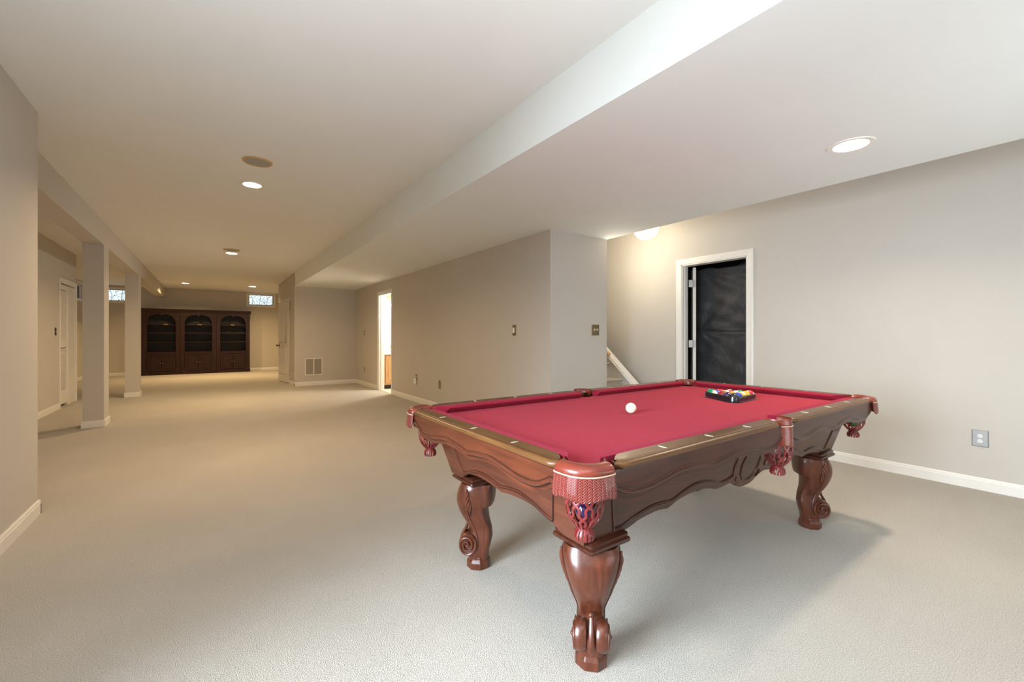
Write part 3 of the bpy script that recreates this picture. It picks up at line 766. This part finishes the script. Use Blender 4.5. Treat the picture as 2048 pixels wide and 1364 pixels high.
# --- bed with pocket holes
def arc(c, r, a0, a1, n=14): return [(c[0]+r*math.cos(a0+(a1-a0)*i/n), c[1]+r*math.sin(a0+(a1-a0)*i/n)) for i in range(n+1)]
bx, by = L-.085, W-.085
def bed_outline():
    out = []
    def corner(sx, sy):
        c = (sx*(L-.108), sy*(W-.105))
        # arc concave, from the side facing along one edge to the other
        base = math.atan2(-sy, -sx)
        return c, base
    # order: counter-clockwise starting at lower-left corner
    seq = [(-1, -1), (0, -1), (1, -1), (1, 1), (0, 1), (-1, 1)]
    for sx, sy in seq:
        if sx == 0:
            c = (0, sy*(W-.050)); h = math.sqrt(max(0, HR**2-(abs(c[1])-by)**2)) if abs(abs(c[1])-by) < HR else HR
            a = math.acos(min(1, (abs(c[1])-by)/HR))
            b0 = -sy*PI/2
            if sy < 0: pts = arc(c, HR, PI/2+a, PI/2-a)
            else: pts = arc(c, HR, -PI/2+a, -PI/2-a)
            out += pts
        else:
            c, base = corner(sx, sy)
            pts = arc(c, HR, base+PI*.66, base-PI*.66, 20)
            out += pts
    return out
bm = bmesh.new()
vs = [bm.verts.new((x, y, BED)) for x, y in bed_outline()]
es = [bm.edges.new((vs[i], vs[(i+1) % len(vs)])) for i in range(len(vs))]
bmesh.ops.triangle_fill(bm, use_beauty=True, use_dissolve=False, edges=es)
ext = bmesh.ops.extrude_face_region(bm, geom=list(bm.faces))
bmesh.ops.translate(bm, verts=[g for g in ext['geom'] if isinstance(g, bmesh.types.BMVert)], vec=(0, 0, -.028))
bmesh.ops.recalc_face_normals(bm, faces=bm.faces)
me = bpy.data.meshes.new('playing_surface'); bm.to_mesh(me); bm.free(); me.materials.append(M['felt'])
o = bpy.data.objects.new('playing_surface', me); COL.objects.link(o); o.parent = R_
tag(o, 'red felt playing surface')

RAILZ = [(0, .696), (.09, .709), (.19, .715), (.28, .706), (.36, .694), (.44, .692), (.49, .699), (.53, .715), (.56, .730)]
def rail(side, c, half, horn0, horn1):
    """side: ('y',-1) near long etc. c: centre along, half: half length of the wooden cap; horns: mouth cuts at either end of the cushion"""
    ax, sg = side
    def P(a, s, z):
        if ax == 'y': return (a, sg*(W-s), z)
        return (sg*(L-s), a, z)
    mat = M['cap_x'] if ax == 'y' else M['cap_y']; ap = M['cherry_x_shaded'] if ax == 'y' else M['cherry_y']
    # wooden cap
    prof = [(.016, .7985), (.004, .800), (.0, .806), (.0, .811), (.003, .8155), (.008, .8185), (.013, .8200), (.030, .8212), (.0755, .8212), (.0755, .795), (.040, .790)]
    rings = []
    n = 40
    for i in range(n+1):
        t = -1+2*i/n
        a = c+half*(math.sin(t*PI/2)*.25+t*.75)
        e = half-abs(a-c); k = max(0, 1-e/.035)
        inset = .026*(1-math.sqrt(max(0, 1-k*k)))
        cp_ = ax == 'x' or (abs(a) > L-.25)
        kk = max(0, 1-e/.070) if cp_ else 0; pull = .050*kk**1.3
        rings.append([P(a, s+inset*(1 if s < .03 else .3 if s < .035 else 0)-(pull if s > .06 else pull*.5 if s > .035 else 0), z) for s, z in prof])
    cap = MB().loft(rings).build('rail', mat, R_, smooth=True, angle=40)
    cap['label'] = 'brown wooden rail top with pearl sights'
    MB().tube([P(c-half*.985+2*half*.985*i/12, .0105, .7975) for i in range(13)], .0024, n=6).tube([P(c-half*.95+2*half*.95*i/12, .0145, .8203) for i in range(13)], .0010, n=5).build('rail_groove', M['groove'], cap)
    # sights
    for k in (-1, 0, 1):
        a = math.copysign(.574, c)+k*.287 if ax == 'y' else k*.287
        q = [(a-.0042, .043), (a, .026), (a+.0042, .043), (a, .060)]
        MB().prism(q, H+.0012, H+.0022, lambda u, v, w: P(u, v, w)).build('sight', M['pearl'], cap)
    # apron
    sc = 1.0 if ax == 'y' else .93
    N_ = 110; ah = half+.02
    up = MB(); f0 = []; f1 = []; f2 = []; f3 = []
    def zb(a): return sinterp(RAILZ, abs(a-c)/sc)
    A = [c-ah+2*ah*i/N_ for i in range(N_+1)]
    rows_out = [[P(a, .010, .800) for a in A], [P(a, .009, .79) for a in A], [P(a, .009, zb(a)+.034) for a in A], [P(a, .006, zb(a)+.030) for a in A],
                [P(a, .005, zb(a)+.026) for a in A], [P(a, .008, zb(a)+.021) for a in A], [P(a, .017, zb(a)+.019) for a in A],
                [P(a, .017, zb(a)+.002) for a in A], [P(a, .021, zb(a)) for a in A], [P(a, .045, zb(a)+.001) for a in A], [P(a, .045, .800) for a in A]]
    rows_out.append(rows_out[0])
    m = MB().grid(rows_out)
    m.add([r_[0] for r_ in rows_out[:-1]], [tuple(range(len(rows_out)-1))]); m.add([r_[-1] for r_ in rows_out[:-1]], [tuple(range(len(rows_out)-1))])
    m.build('rail_apron', ap, cap, smooth=True, angle=30)
    MB().tube([P(a, .0168, zb(a)+.0165) for a in A], .0034, n=6).tube([P(a, .0095, zb(a)+.0375) for a in A], .0026, n=6).build('apron_groove', M['groove'], cap)
    return cap
def cushion(side, a0, a1, n0, n1):
    """a0,a1 back edge ends; n0,n1 nose ends"""
    ax, sg = side
    def P(a, s, z): return (a, sg*(W-s), z) if ax == 'y' else (sg*(L-s), a, z)
    prof = [(.0757, BED+.001, 0), (.0757, .8205, 0), (.095, .8212, .3), (.120, .819, .85), (.128, .8155, 1), (.1305, .8105, 1), (.1285, .806, 1), (.112, .790, .75), (.106, BED+.001, .65)]
    rings = []
    K = 8
    for i in range(K+1):
        t = i/K
        rings.append([P((a0+(n0-a0)*k)+((a1+(n1-a1)*k)-(a0+(n0-a0)*k))*t, s, z) for s, z, k in prof])
    o = MB().loft(rings).build('cushion', M['cush_shaded'], R_, smooth=True, angle=25)
    return o
for sg in (-1, 1):
    for e in (-1, 1):
        rail(('y', sg), e*.593, .529, 0, 0)
        cushion(('y', sg), e*(L-.148), e*.068, e*(L-.208), e*.086)
for sg in (-1, 1):
    rail(('x', sg), 0, .552, 0, 0)
    cushion(('x', sg), -(W-.145), (W-.145), -(W-.205), (W-.205))

# --- pockets
def pocket(c, th, corner=True, ball=None):
    """c centre, th outward direction angle"""
    def PP(r, a, z): return (c[0]+r*math.cos(th+a), c[1]+r*math.sin(th+a), z)
    if corner:
        amax = math.radians(100)
        def ro(a):
            # squarish outline: distance from the hole centre to a rounded square of half size .122
            d = th+a
            ca, sa = abs(math.cos(d)), abs(math.sin(d)); p = 2.5
            r = .1125/((ca**p+sa**p)**(1/p))
            back = abs(a)-math.radians(50)
            if back > 0:
                k = min(1, back/math.radians(24)); k = k*k*(3-2*k); r = r+(HR+.010-r)*k
            return r
        zt = .7995
    else:
        amax = math.radians(112)
        def ro(a):
            k = min(1, max(0, (abs(a)-math.radians(55))/math.radians(50)))
            return (.0625)*(1-k)+.063*k
    n = 56
    rings = []
    for i in range(n+1):
        a = -amax+2*amax*i/n; o_ = ro(a); i_ = HR-.004
        w = o_-i_
        pr = [(i_, .7815), (i_-.001, .812), (i_+.006, .8205), (i_+w*.35, .8268), (i_+w*.62, .8262), (i_+w*.85, .8215), (o_-.002, .8130), (o_, .8055), (o_-.002, .7985), (o_-.008, .796), (i_+.008, .783)]
        dk = .006*max(0, min(1, (abs(a)-math.radians(50))/math.radians(25))) if corner else 0
        rings.append([PP(r, a, z-(dk if z > .815 else 0)) for r, z in pr])
    col = MB().loft(rings).build('pocket_collar', M['leather'], R_, smooth=True, angle=50)
    col['label'] = 'brown leather pocket collar'
    # piping and shield over the outer side
    am = math.radians(56 if corner else 62)
    path = [PP(ro(a)+.0005, a, .7965) for a in [(-am+2*am*i/50) for i in range(51)]]
    MB().tube(path, .0022, n=6).build('piping', M['welt'], col, smooth=True)
    nn, mm = 90, 12
    me = MB(); rows = []; uvs = []
    dist = 0; last = None
    for i in range(nn+1):
        t = -1+2*i/nn; a = am*1.02*t
        if corner:
            zb_ = .7265-.006*math.cos(t*PI*3.0)*(1-.2*abs(t))+(.010*max(0, abs(t)-.93)/.07)
            zb_ = .7345-.010*math.exp(-(t/.42)**2)-.007*math.exp(-((abs(t)-.82)/.15)**2)+.02*max(0, abs(t)-.95)/.05
        else: zb_ = .708-.004*math.cos(t*PI)
        row = []
        for j in range(mm+1):
            s = j/mm; z = .7975+(zb_-.7975)*s
            r = ro(a)-.002+.006*math.sin(s*PI*.5)*(1 if corner else .4)
            row.append(PP(r, a, z))
        p = Vector(row[0])
        if last is not None: dist += (p-last).length
        last = p; uvs.append([(dist, (.7975-zb_)*-(j/mm)) for j in range(mm+1)]); rows.append(row)
    me.grid(rows)
    sh = me.build('pocket_shield', M['weave'] if corner else M['leather'], col, smooth=True, angle=60, solid=.004)
    uvl = sh.data.uv_layers.new(name='UVMap'); flatuv = [q for r_ in uvs for q in r_]
    for lp in sh.data.loops: uvl.data[lp.index].uv = flatuv[lp.vertex_index]
    # net basket: crossing leather straps on a bag shape, then a fringe
    net = MB(); cx, cy = c
    nc = Vector((c[0], c[1], 0)) if corner else Vector((c[0], c[1]+(-.004 if th < 0 else .004), 0))
    zt, zm, zbm = .772, .655, .606
    BAG = [(0, .050), (.25, .056), (.5, .059), (.72, .055), (.88, .040), (1, .020)]
    def bag(u, a):
        r = sinterp(BAG, u); z = zt+(zbm-zt)*u
        return Vector((nc.x+r*math.cos(a), nc.y+r*math.sin(a), z))
    NS = 9
    for k in range(NS):
        for dr in (-1, 1):
            pth = []
            for i in range(33):
                u = i/32
                a = 2*PI*k/NS+dr*(2*PI/NS)*(2.0*u)+dr*.085*math.sin(u*PI*8)
                pth.append(bag(u, a))
            net.tube(pth, .0046, n=6, flat=.45, up=lambda t, pth=pth: (pth[min(32, int(t*32))].x-nc.x, pth[min(32, int(t*32))].y-nc.y, 0))
    net.tube([bag(1, 2*PI*i/20) for i in range(20)], .004, closed=True, n=6)
    net.build('pocket_net', M['net'], col, smooth=True)
    fr = MB()
    for k in range(14):
        a = 2*PI*k/14
        pts = [Vector((nc.x+r*math.cos(a), nc.y+r*math.sin(a), z)) for r, z in ((.014, .612), (.020, .604), (.029, .592), (.031, .580), (.027, .570))]
        fr.tube(pts, .0052, n=6, flat=.5, up=(math.cos(a), math.sin(a), 0))
    fr.ell((nc.x, nc.y, .608), .018, .018, .009, 12, 8)
    fr.build('pocket_tassel', M['net'], col, smooth=True)
    return col
for (sx, sy) in ((-1, -1), (1, -1), (-1, 1), (1, 1)):
    pocket((sx*(L-.108), sy*(W-.105)), math.atan2(sy, sx))
for sy in (-1, 1): pocket((0, sy*(W-.050)), sy*PI/2, corner=False)

# --- cabinet
K_ = .27
def s_at(z): return .128+K_*(.72-z)
CL = [(0, .474), (.045, .476), (.075, .486), (.100, .502), (.135, .514), (.165, .520), (.215, .516), (.268, .516), (.343, .535), (.42, .546), (.498, .543), (.577, .529), (.62, .512), (.66, .517), (.714, .519), (.798, .510), (.86, .492), (.90, .487), (1.2, .487)]
CS = [(0, .528), (.03, .534), (.09, .543), (.16, .546), (.22, .542), (.283, .528), (.338, .508), (.37, .490), (.40, .487), (.7, .487)]
ML = [(.15, .560), (.175, .551), (.215, .544), (.255, .544), (.31, .560), (.362, .574), (.43, .583), (.49, .580), (.55, .566), (.616, .545), (.66, .549), (.741, .552), (.83, .536), (.90, .514), (.945, .512)]
MS = [(0, .556), (.03, .562), (.085, .572), (.15, .575), (.20, .568), (.25, .552), (.30, .534), (.335, .527)]
def cab(side):
    ax, sg = side
    E = L if ax == 'y' else W; F = W if ax == 'y' else L; tab = CL if ax == 'y' else CS
    mat = M['cherry_x_shaded'] if ax == 'y' else M['cherry_y']
    def P(a, s, z): return (a, sg*(F-s), z) if ax == 'y' else (sg*(F-s), a, z)
    def Pf(a, off, z): return P(a, s_at(z)+off, z)
    n = 150; rowsf = []; m = 8
    for j in range(m+1):
        row = []
        for i in range(n+1):
            t = -1+2*i/n
            ab = t*(E-s_at(.487)); z1 = sinterp(tab, abs(ab)); z = .775+(z1-.775)*(j/m)
            row.append(Pf(t*(E-s_at(z)), 0, z))
        rowsf.append(row)
    back = [[P(a_[0] if ax == 'y' else a_[1], (F-abs(a_[1] if ax == 'y' else a_[0]))+.022, a_[2]) for a_ in r_] for r_ in rowsf]
    allr = rowsf+list(reversed(back)); allr.append(allr[0])
    mb = MB().grid(allr)
    o = mb.build('cabinet_panel', mat, R_, smooth=True, angle=30)
    md = MB(); gr = MB()
    def line(tab2, xs, mir):
        return [Pf(mir*x, -.001, sinterp(tab2, x)) for x in xs]
    if ax == 'y':
        for mir in (-1, 1):
            xs = [.15+.795*i/70 for i in range(71)]
            p = [Pf(mir*.148, -.001, .640), Pf(mir*.160, -.001, .600)]+line(ML, xs, mir)+[Pf(mir*.958, -.001, .545), Pf(mir*.990, -.001, .640)]
            md.tube(p, .0042, n=7); gr.tube([(q[0], q[1], q[2]-.0062) for q in p], .0028, n=6); gr.tube([(q[0], q[1], q[2]+.0058) for q in p], .0018, n=6)
        ov = [(-.070, .640), (-.100, .605), (-.100, .575), (-.088, .545), (-.060, .520), (-.030, .506), (0, .500), (.030, .506), (.060, .520), (.088, .545), (.100, .575), (.100, .605), (.070, .640)]
        ov = [(x*.86, z) for x, z in ov]
        p = [Pf(x, -.001, z) for x, z in ov]; md.tube(p, .0046, n=7); gr.tube([Pf(x*.93, -.001, z+.004) for x, z in ov], .0028, n=5)
        # little lobes on the drop
        for mir in (-1, 1): md.tube([Pf(mir*x, -.002, z) for x, z in ((.085, .508), (.100, .516), (.112, .528), (.104, .536))], .0045, n=6)
    else:
        for mir in (-1, 1):
            xs = [.335*i/50 for i in range(51)]
            p = line(MS, xs, mir)+[Pf(mir*.372, -.001, .640)]
            md.tube(p, .0040, n=7); gr.tube([(q[0], q[1], q[2]-.0060) for q in p], .0028, n=6); gr.tube([(q[0], q[1], q[2]+.0056) for q in p], .0018, n=6)
    md.build('panel_moulding', mat, o, smooth=True); gr.build('panel_groove', M['groove'], o)
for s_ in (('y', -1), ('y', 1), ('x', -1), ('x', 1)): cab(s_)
# frame under the slate closing the cabinet from above
MB().box(-L+.14, L-.14, -W+.14, W-.14, .735, .752).build('slate_frame', M['cherry_x_shaded'], R_)

# --- legs
OUT = [(.05, .048), (.075, .050), (.10, .050), (.15, .047), (.190, .036), (.225, .053), (.267, .081), (.31, .101), (.352, .109), (.394, .104), (.425, .092), (.447, .080)]
INN = [(.05, .050), (.076, .052), (.119, .064), (.161, .073), (.2035, .069), (.246, .054), (.288, .047), (.325, .046), (.330, .079), (.36, .084), (.39, .086), (.447, .086)]
WID = [(.05, .048), (.09, .050), (.14, .050), (.20, .047), (.225, .053), (.262, .065), (.31, .080), (.352, .094), (.395, .104), (.425, .106), (.447, .099)]
def leg(x, y, th):
    # built in a local frame: +X outward diagonal, +Y across
    g = bpy.data.objects.new('tmp', None)
    Rm = Matrix.Rotation(th, 4, 'Z'); off = Vector((x, y, 0))
    def X(p): return tuple(Rm @ Vector(p)+off)
    mb = MB(); rings = []; n = 40; lev = 64
    for j in range(lev+1):
        z = .045+(.447-.045)*j/lev
        o_, i_, w_ = sinterp(OUT, z), interp(INN, z), sinterp(WID, z)
        ring = []
        for k in range(n):
            a = 2*PI*k/n; c_, s_ = math.cos(a), math.sin(a)
            ex = .85 if c_ > 0 else .5
            px = (o_ if c_ > 0 else i_)*math.copysign(abs(c_)**ex, c_)
            wy = w_*(1.0 if c_ > 0 else .86)
            py = wy*math.copysign(abs(s_)**(.62 if c_ > 0 else .5), s_)
            ring.append(X((px, py, z)))
        rings.append(ring)
    mb.loft(rings)
    lg = mb.build('leg', M['cherry_z'], R_, smooth=True, angle=50)
    # edge ribs and acanthus carving along both sides of the knee
    cv = MB()
    for s_ in (-1, 1):
        pth = []
        for j in range(30):
            z = .43-.16*j/29; o_ = sinterp(OUT, z); w_ = sinterp(WID, z)
            pth.append(X((o_*.38, s_*(w_*.985+.001), z)))
        for o_, z in ((.022, .245), (.012, .222), (.004, .200), (-.003, .175), (-.006, .150), (-.006, .125), (.000, .103), (.012, .088), (.028, .078)):
            pth.append(X((o_, s_*(sinterp(WID, z)*.97+.001), z)))
        cv.tube(pth, lambda t: .0055*(1-.25*t), n=7)
        for k in range(4):
            pts = []
            for j in range(10):
                u = j/9; z = .418-.022*k-u*(.050+.006*k); o_ = sinterp(OUT, z); w_ = sinterp(WID, z)
                pts.append(X((o_*(.26+.16*u)-.004*k, s_*(w_*.975+.006*math.sin(PI*(u*.8+.1))), z)))
            cv.tube(pts, lambda t: .0062*math.sin(PI*min(1, t*.8+.16))+.0008, n=7)
    cv.build('leaf_carving', M['cherry_z'], lg, smooth=True)
    # volutes
    for s_ in (-1, 1):
        sc = MB(); cx_, cz_ = .046, .128
        # drum
        prof = [(.044, 0), (.048, .006), (.049, .020), (.047, .036), (.042, .042), (.036, .040), (.001, .036)]
        rings = []
        for r_, h in [(.001, 0)]+prof:
            rings.append([X((cx_+r_*.98*math.cos(2*PI*q/36), s_*(.017+h), cz_+r_*1.15*math.sin(2*PI*q/36))) for q in range(36)])
        sc.loft(rings)
        pts = []
        for q in range(70):
            t = q/69; a = PI*.60+t*PI*4.6; r_ = .043*(1-t)**.9+.006
            pts.append(X((cx_+r_*math.cos(a), s_*(.056+.010*t), cz_+r_*1.15*math.sin(a))))
        sc.tube(pts, lambda t: .0068*min(1, .25+t*9)*(1-.45*t), n=8)
        sc.ell(X((cx_, s_*.066, cz_)), .008, .008, .008, 12, 8)
        sc.build('scroll', M['cherry_z'], lg, smooth=True)
    Rt = Rm.to_3x3()
    MB().ell(X((.084, 0, .118)), .016, .014, .036, 16, 12).ell(X((.062, 0, .208)), .010, .009, .010, 12, 8).tube([X((.060, 0, .208)), X((.075, 0, .18)), X((.087, 0, .150)), X((.088, 0, .120))], lambda t: .006+.007*t, n=8).build('teardrop_carving', M['cherry_z'], lg, smooth=True)
    # foot: octagonal block with a neck ring
    ft = MB(); rings = []
    for r_, z in ((.060, 0.0), (.062, .004), (.062, .034), (.054, .047), (.050, .050), (.052, .056), (.049, .062), (.030, .064)):
        rings.append([X((r_*math.cos(PI/8+PI/4*q), r_*math.sin(PI/8+PI/4*q), z)) for q in range(8)])
    ft.loft(rings); ft.build('foot', M['cherry_z'], lg, bevel=.003)
    # capital, aligned with the table
    cp = MB(); rings = []
    for h_, z in ((.080, .445), (.086, .447), (.094, .450), (.100, .455), (.103, .461), (.101, .468), (.095, .472), (.093, .476), (.096, .479), (.096, .484), (.091, .489), (.088, .4905)):
        q = .006; b = h_
        rings.append([(x+u, y+v, z) for u, v in ((-b+q, -b), (b-q, -b), (b, -b+q), (b, b-q), (b-q, b), (-b+q, b), (-b, b-q), (-b, -b+q))])
    cp.loft(rings); cp.build('capital', M['cherry_x_shaded'], lg, smooth=True, angle=40)
    bpy.data.objects.remove(g)
for sx in (-1, 1):
    for sy in (-1, 1): leg(sx*.972, sy*.405, math.atan2(sy, sx))

# ================================================================== BALLS AND RACK
BR = .0286
def ball(x, y, z, mat, label, group=None, rot=None):
    me = MB().ell((0, 0, 0), BR, BR, BR, 36, 22).build('billiard_ball', mat, smooth=True, angle=180)
    me.location = (x, y, z)
    if rot: me.rotation_euler = rot
    return tag(me, label, 'billiard ball', group)
M['cue'] = flat('ivory cue ball', (0.86, 0.80, 0.62), 0.12, coat=.5, noise=.01)
b = ball(1.857, 1.518, BED+BR, M['cue'], 'white cue ball alone on the red felt'); b.name = 'cue_ball'
RC = Vector((2.815, 1.478)); ang = math.radians(213.7)
ax_ = Vector((math.cos(ang), math.sin(ang))); px_ = Vector((-ax_.y, ax_.x))   # px_ : towards viewer right side? resolved below
colr = {'yellow': (.80, .47, .03), 'blue': (.02, .05, .42), 'red': (.60, .015, .02), 'purple': (.035, .012, .06), 'orange': (.85, .26, .02), 'green': (.01, .22, .09), 'maroon': (.25, .01, .02), 'black': (.012, .012, .015)}
mats = {}
def bmat(c, s):
    k = (c, s)
    if k not in mats: mats[k] = pool_ball('%s %s ball' % (c, 'striped' if s else 'solid'), colr[c], s)
    return mats[k]
# rows from the apex; each row listed from viewer's left to right
rack_rows = [[('black', 0, 'black ball at the front corner of the rack')],
             [('purple', 0, 'purple solid ball just behind the black ball, on its left'), ('blue', 0, 'blue solid ball just behind the black ball, on its right')],
             [('maroon', 0, 'maroon solid ball along the left side of the rack'), ('orange', 0, 'orange solid ball in the centre of the rack'), ('yellow', 1, 'cream and yellow striped ball behind the blue ball')],
             [('blue', 1, 'blue striped ball beside the green ball'), ('orange', 1, 'orange striped ball inside the rack behind the maroon ball'), ('purple', 1, 'purple striped ball inside the rack left of the yellow ball'), ('yellow', 0, 'yellow solid ball on the right side of the rack')],
             [('green', 0, 'green solid ball in the left corner of the rack'), ('red', 0, 'red solid ball next to the green ball in the back row'), ('maroon', 1, 'maroon striped ball in the middle of the back row'), ('green', 1, 'green striped ball in the back row beside the red striped ball'), ('red', 1, 'red striped ball in the right corner of the rack')]]
# camera-right unit direction on the floor
camR = Vector((.817, -.5766))
lr = px_ if px_.dot(camR) > 0 else -px_
pitch = BR*2+.0003
apex = RC+ax_*(pitch*4/math.sqrt(3))
for i, row in enumerate(rack_rows):
    for j, (c, s, lab) in enumerate(row):
        p = apex-ax_*(i*pitch*math.sqrt(3)/2)+lr*((j-i/2)*pitch)
        ball(p.x, p.y, BED+BR, bmat(c, bool(s)), lab, 'balls in the black triangle rack', (random.uniform(.5, 2.4), random.uniform(-.9, .9), random.uniform(0, 6)))
# triangle rack
def tri_ring(r, z):
    """rounded triangle offset r from the corner ball centres"""
    pts = []
    cs = [apex, apex-ax_*(4*pitch*math.sqrt(3)/2)+lr*(2*pitch), apex-ax_*(4*pitch*math.sqrt(3)/2)-lr*(2*pitch)]
    cen = (cs[0]+cs[1]+cs[2])/3
    an = [math.atan2((c-cen).y, (c-cen).x) for c in cs]
    order = sorted(range(3), key=lambda k: an[k])
    for k in order:
        for q in range(13):
            a = an[k]-PI/3+2*PI/3*q/12
            pts.append((cs[k].x-RC.x+r*math.cos(a), cs[k].y-RC.y+r*math.sin(a), z))
    return pts
rk = empty('triangle_rack', (RC.x, RC.y, BED), 0, label='black plastic triangle rack holding the pool balls', cat='ball rack')
ri, ro_ = BR+.0008, BR+.0075
rings = [tri_ring(ri, .0005), tri_ring(ro_+.012, .0005), tri_ring(ro_+.012, .003), tri_ring(ro_+.0015, .0055), tri_ring(ro_, .034), tri_ring(ro_-.001, .0365), tri_ring(ri+.001, .0365), tri_ring(ri, .034), tri_ring(ri, .0005)]
MB().loft(rings, caps=False).build('rack_frame', M['black'], rk, smooth=True, angle=40)
# balls lying in three of the pocket nets
def in_net(sx, sy, items):
    cx, cy = TC[0]+sx*(L-.108), TC[1]+sy*(W-.105)
    for (dx, dy, z, c, s, lab) in items: ball(cx+dx, cy+dy, z, bmat(c, s), lab, 'balls dropped into the pocket nets', (1, .5, 2))
in_net(-1, -1, [(0, 0, .662, 'purple', False, 'purple ball lying in the near corner pocket net'), (.004, .0, .7205, 'yellow', True, 'yellow striped ball on top in the near corner pocket net')])
in_net(1, -1, [(0, 0, .662, 'green', False, 'green ball lying in the right end pocket net')])

# ================================================================== LIGHTS
def area(name, loc, target, sx, sy, e, col, spread=180, label=None):
    ld = bpy.data.lights.new(name, 'AREA'); ld.shape = 'RECTANGLE'; ld.size = sx; ld.size_y = sy; ld.energy = e; ld.color = col; ld.spread = math.radians(spread)
    o = bpy.data.objects.new(name, ld); COL.objects.link(o); o.location = loc
    d = Vector(target)-Vector(loc); o.rotation_euler = d.to_track_quat('-Z', 'Y').to_euler()
    return o
def point(name, loc, e, col, r=.1):
    ld = bpy.data.lights.new(name, 'POINT'); ld.energy = e; ld.color = col; ld.shadow_soft_size = r
    o = bpy.data.objects.new(name, ld); COL.objects.link(o); o.location = loc; return o
DAY = (.76, .88, 1.0)
area('daylight_door', (XC0-.10, (DY0+DY1)/2, DZ/2), (0, (DY0+DY1)/2+.05, DZ/2-.45), DY1-DY0, DZ, 92, DAY, 84)
area('rear_fill', ((BX0+BX1)/2, Y0-T-.12, (BZ0+BZ1)/2), ((BX0+BX1)/2, 0, (BZ0+BZ1)/2+.15), BX1-BX0, BZ1-BZ0, 28, (.93, .96, 1.0))  # soft fill added behind the viewer, outside the unseen window
area('ceiling_fill', (-.45, -.9, .9), (-.25, .2, 4), .9, .9, 82, (.87, .95, 1.0), 104)  # unseen fill added behind the camera to brighten the high ceiling
area('ceiling_fill', (2.7, -1.4, .6), (2.7, .4, 4), 1.4, 1.4, 30, (.88, .96, 1.0), 150)  # second added fill, aimed up at the lower ceiling
point('globe_lamp', (4.25, 3.70, 2.20), 19, (1, .88, .68), .20)
point('bath_lamp', (XW+T+.50, 9.10, 1.95), 115, (1, .93, .82), .10)
wd = bpy.data.worlds.new('World'); bpy.context.scene.world = wd; wd.use_nodes = True
bg = wd.node_tree.nodes['Background']
bg.inputs[0].default_value = (.80, .90, 1.0, 1); bg.inputs[1].default_value = 1.2

# ================================================================== CAMERA
cd = bpy.data.cameras.new('camera'); cam = bpy.data.objects.new('camera', cd); COL.objects.link(cam)
cam.location = (0, 0, CAMZ); cam.rotation_euler = (PI/2, 0, -math.radians(35.21))
cd.sensor_width = 36; cd.sensor_fit = 'HORIZONTAL'; cd.lens = 856.65/2048*36
cd.shift_y = -10.14/2048; cd.clip_start = .02; cd.clip_end = 100
sc = bpy.context.scene; sc.camera = cam
sc.view_settings.view_transform = 'Standard'; sc.view_settings.look = 'None'
sc.view_settings.exposure = 0.0; sc.view_settings.gamma = 1.0
sc.cycles.max_bounces = 10; sc.cycles.diffuse_bounces = 7
sc.cycles.sample_clamp_indirect = 6
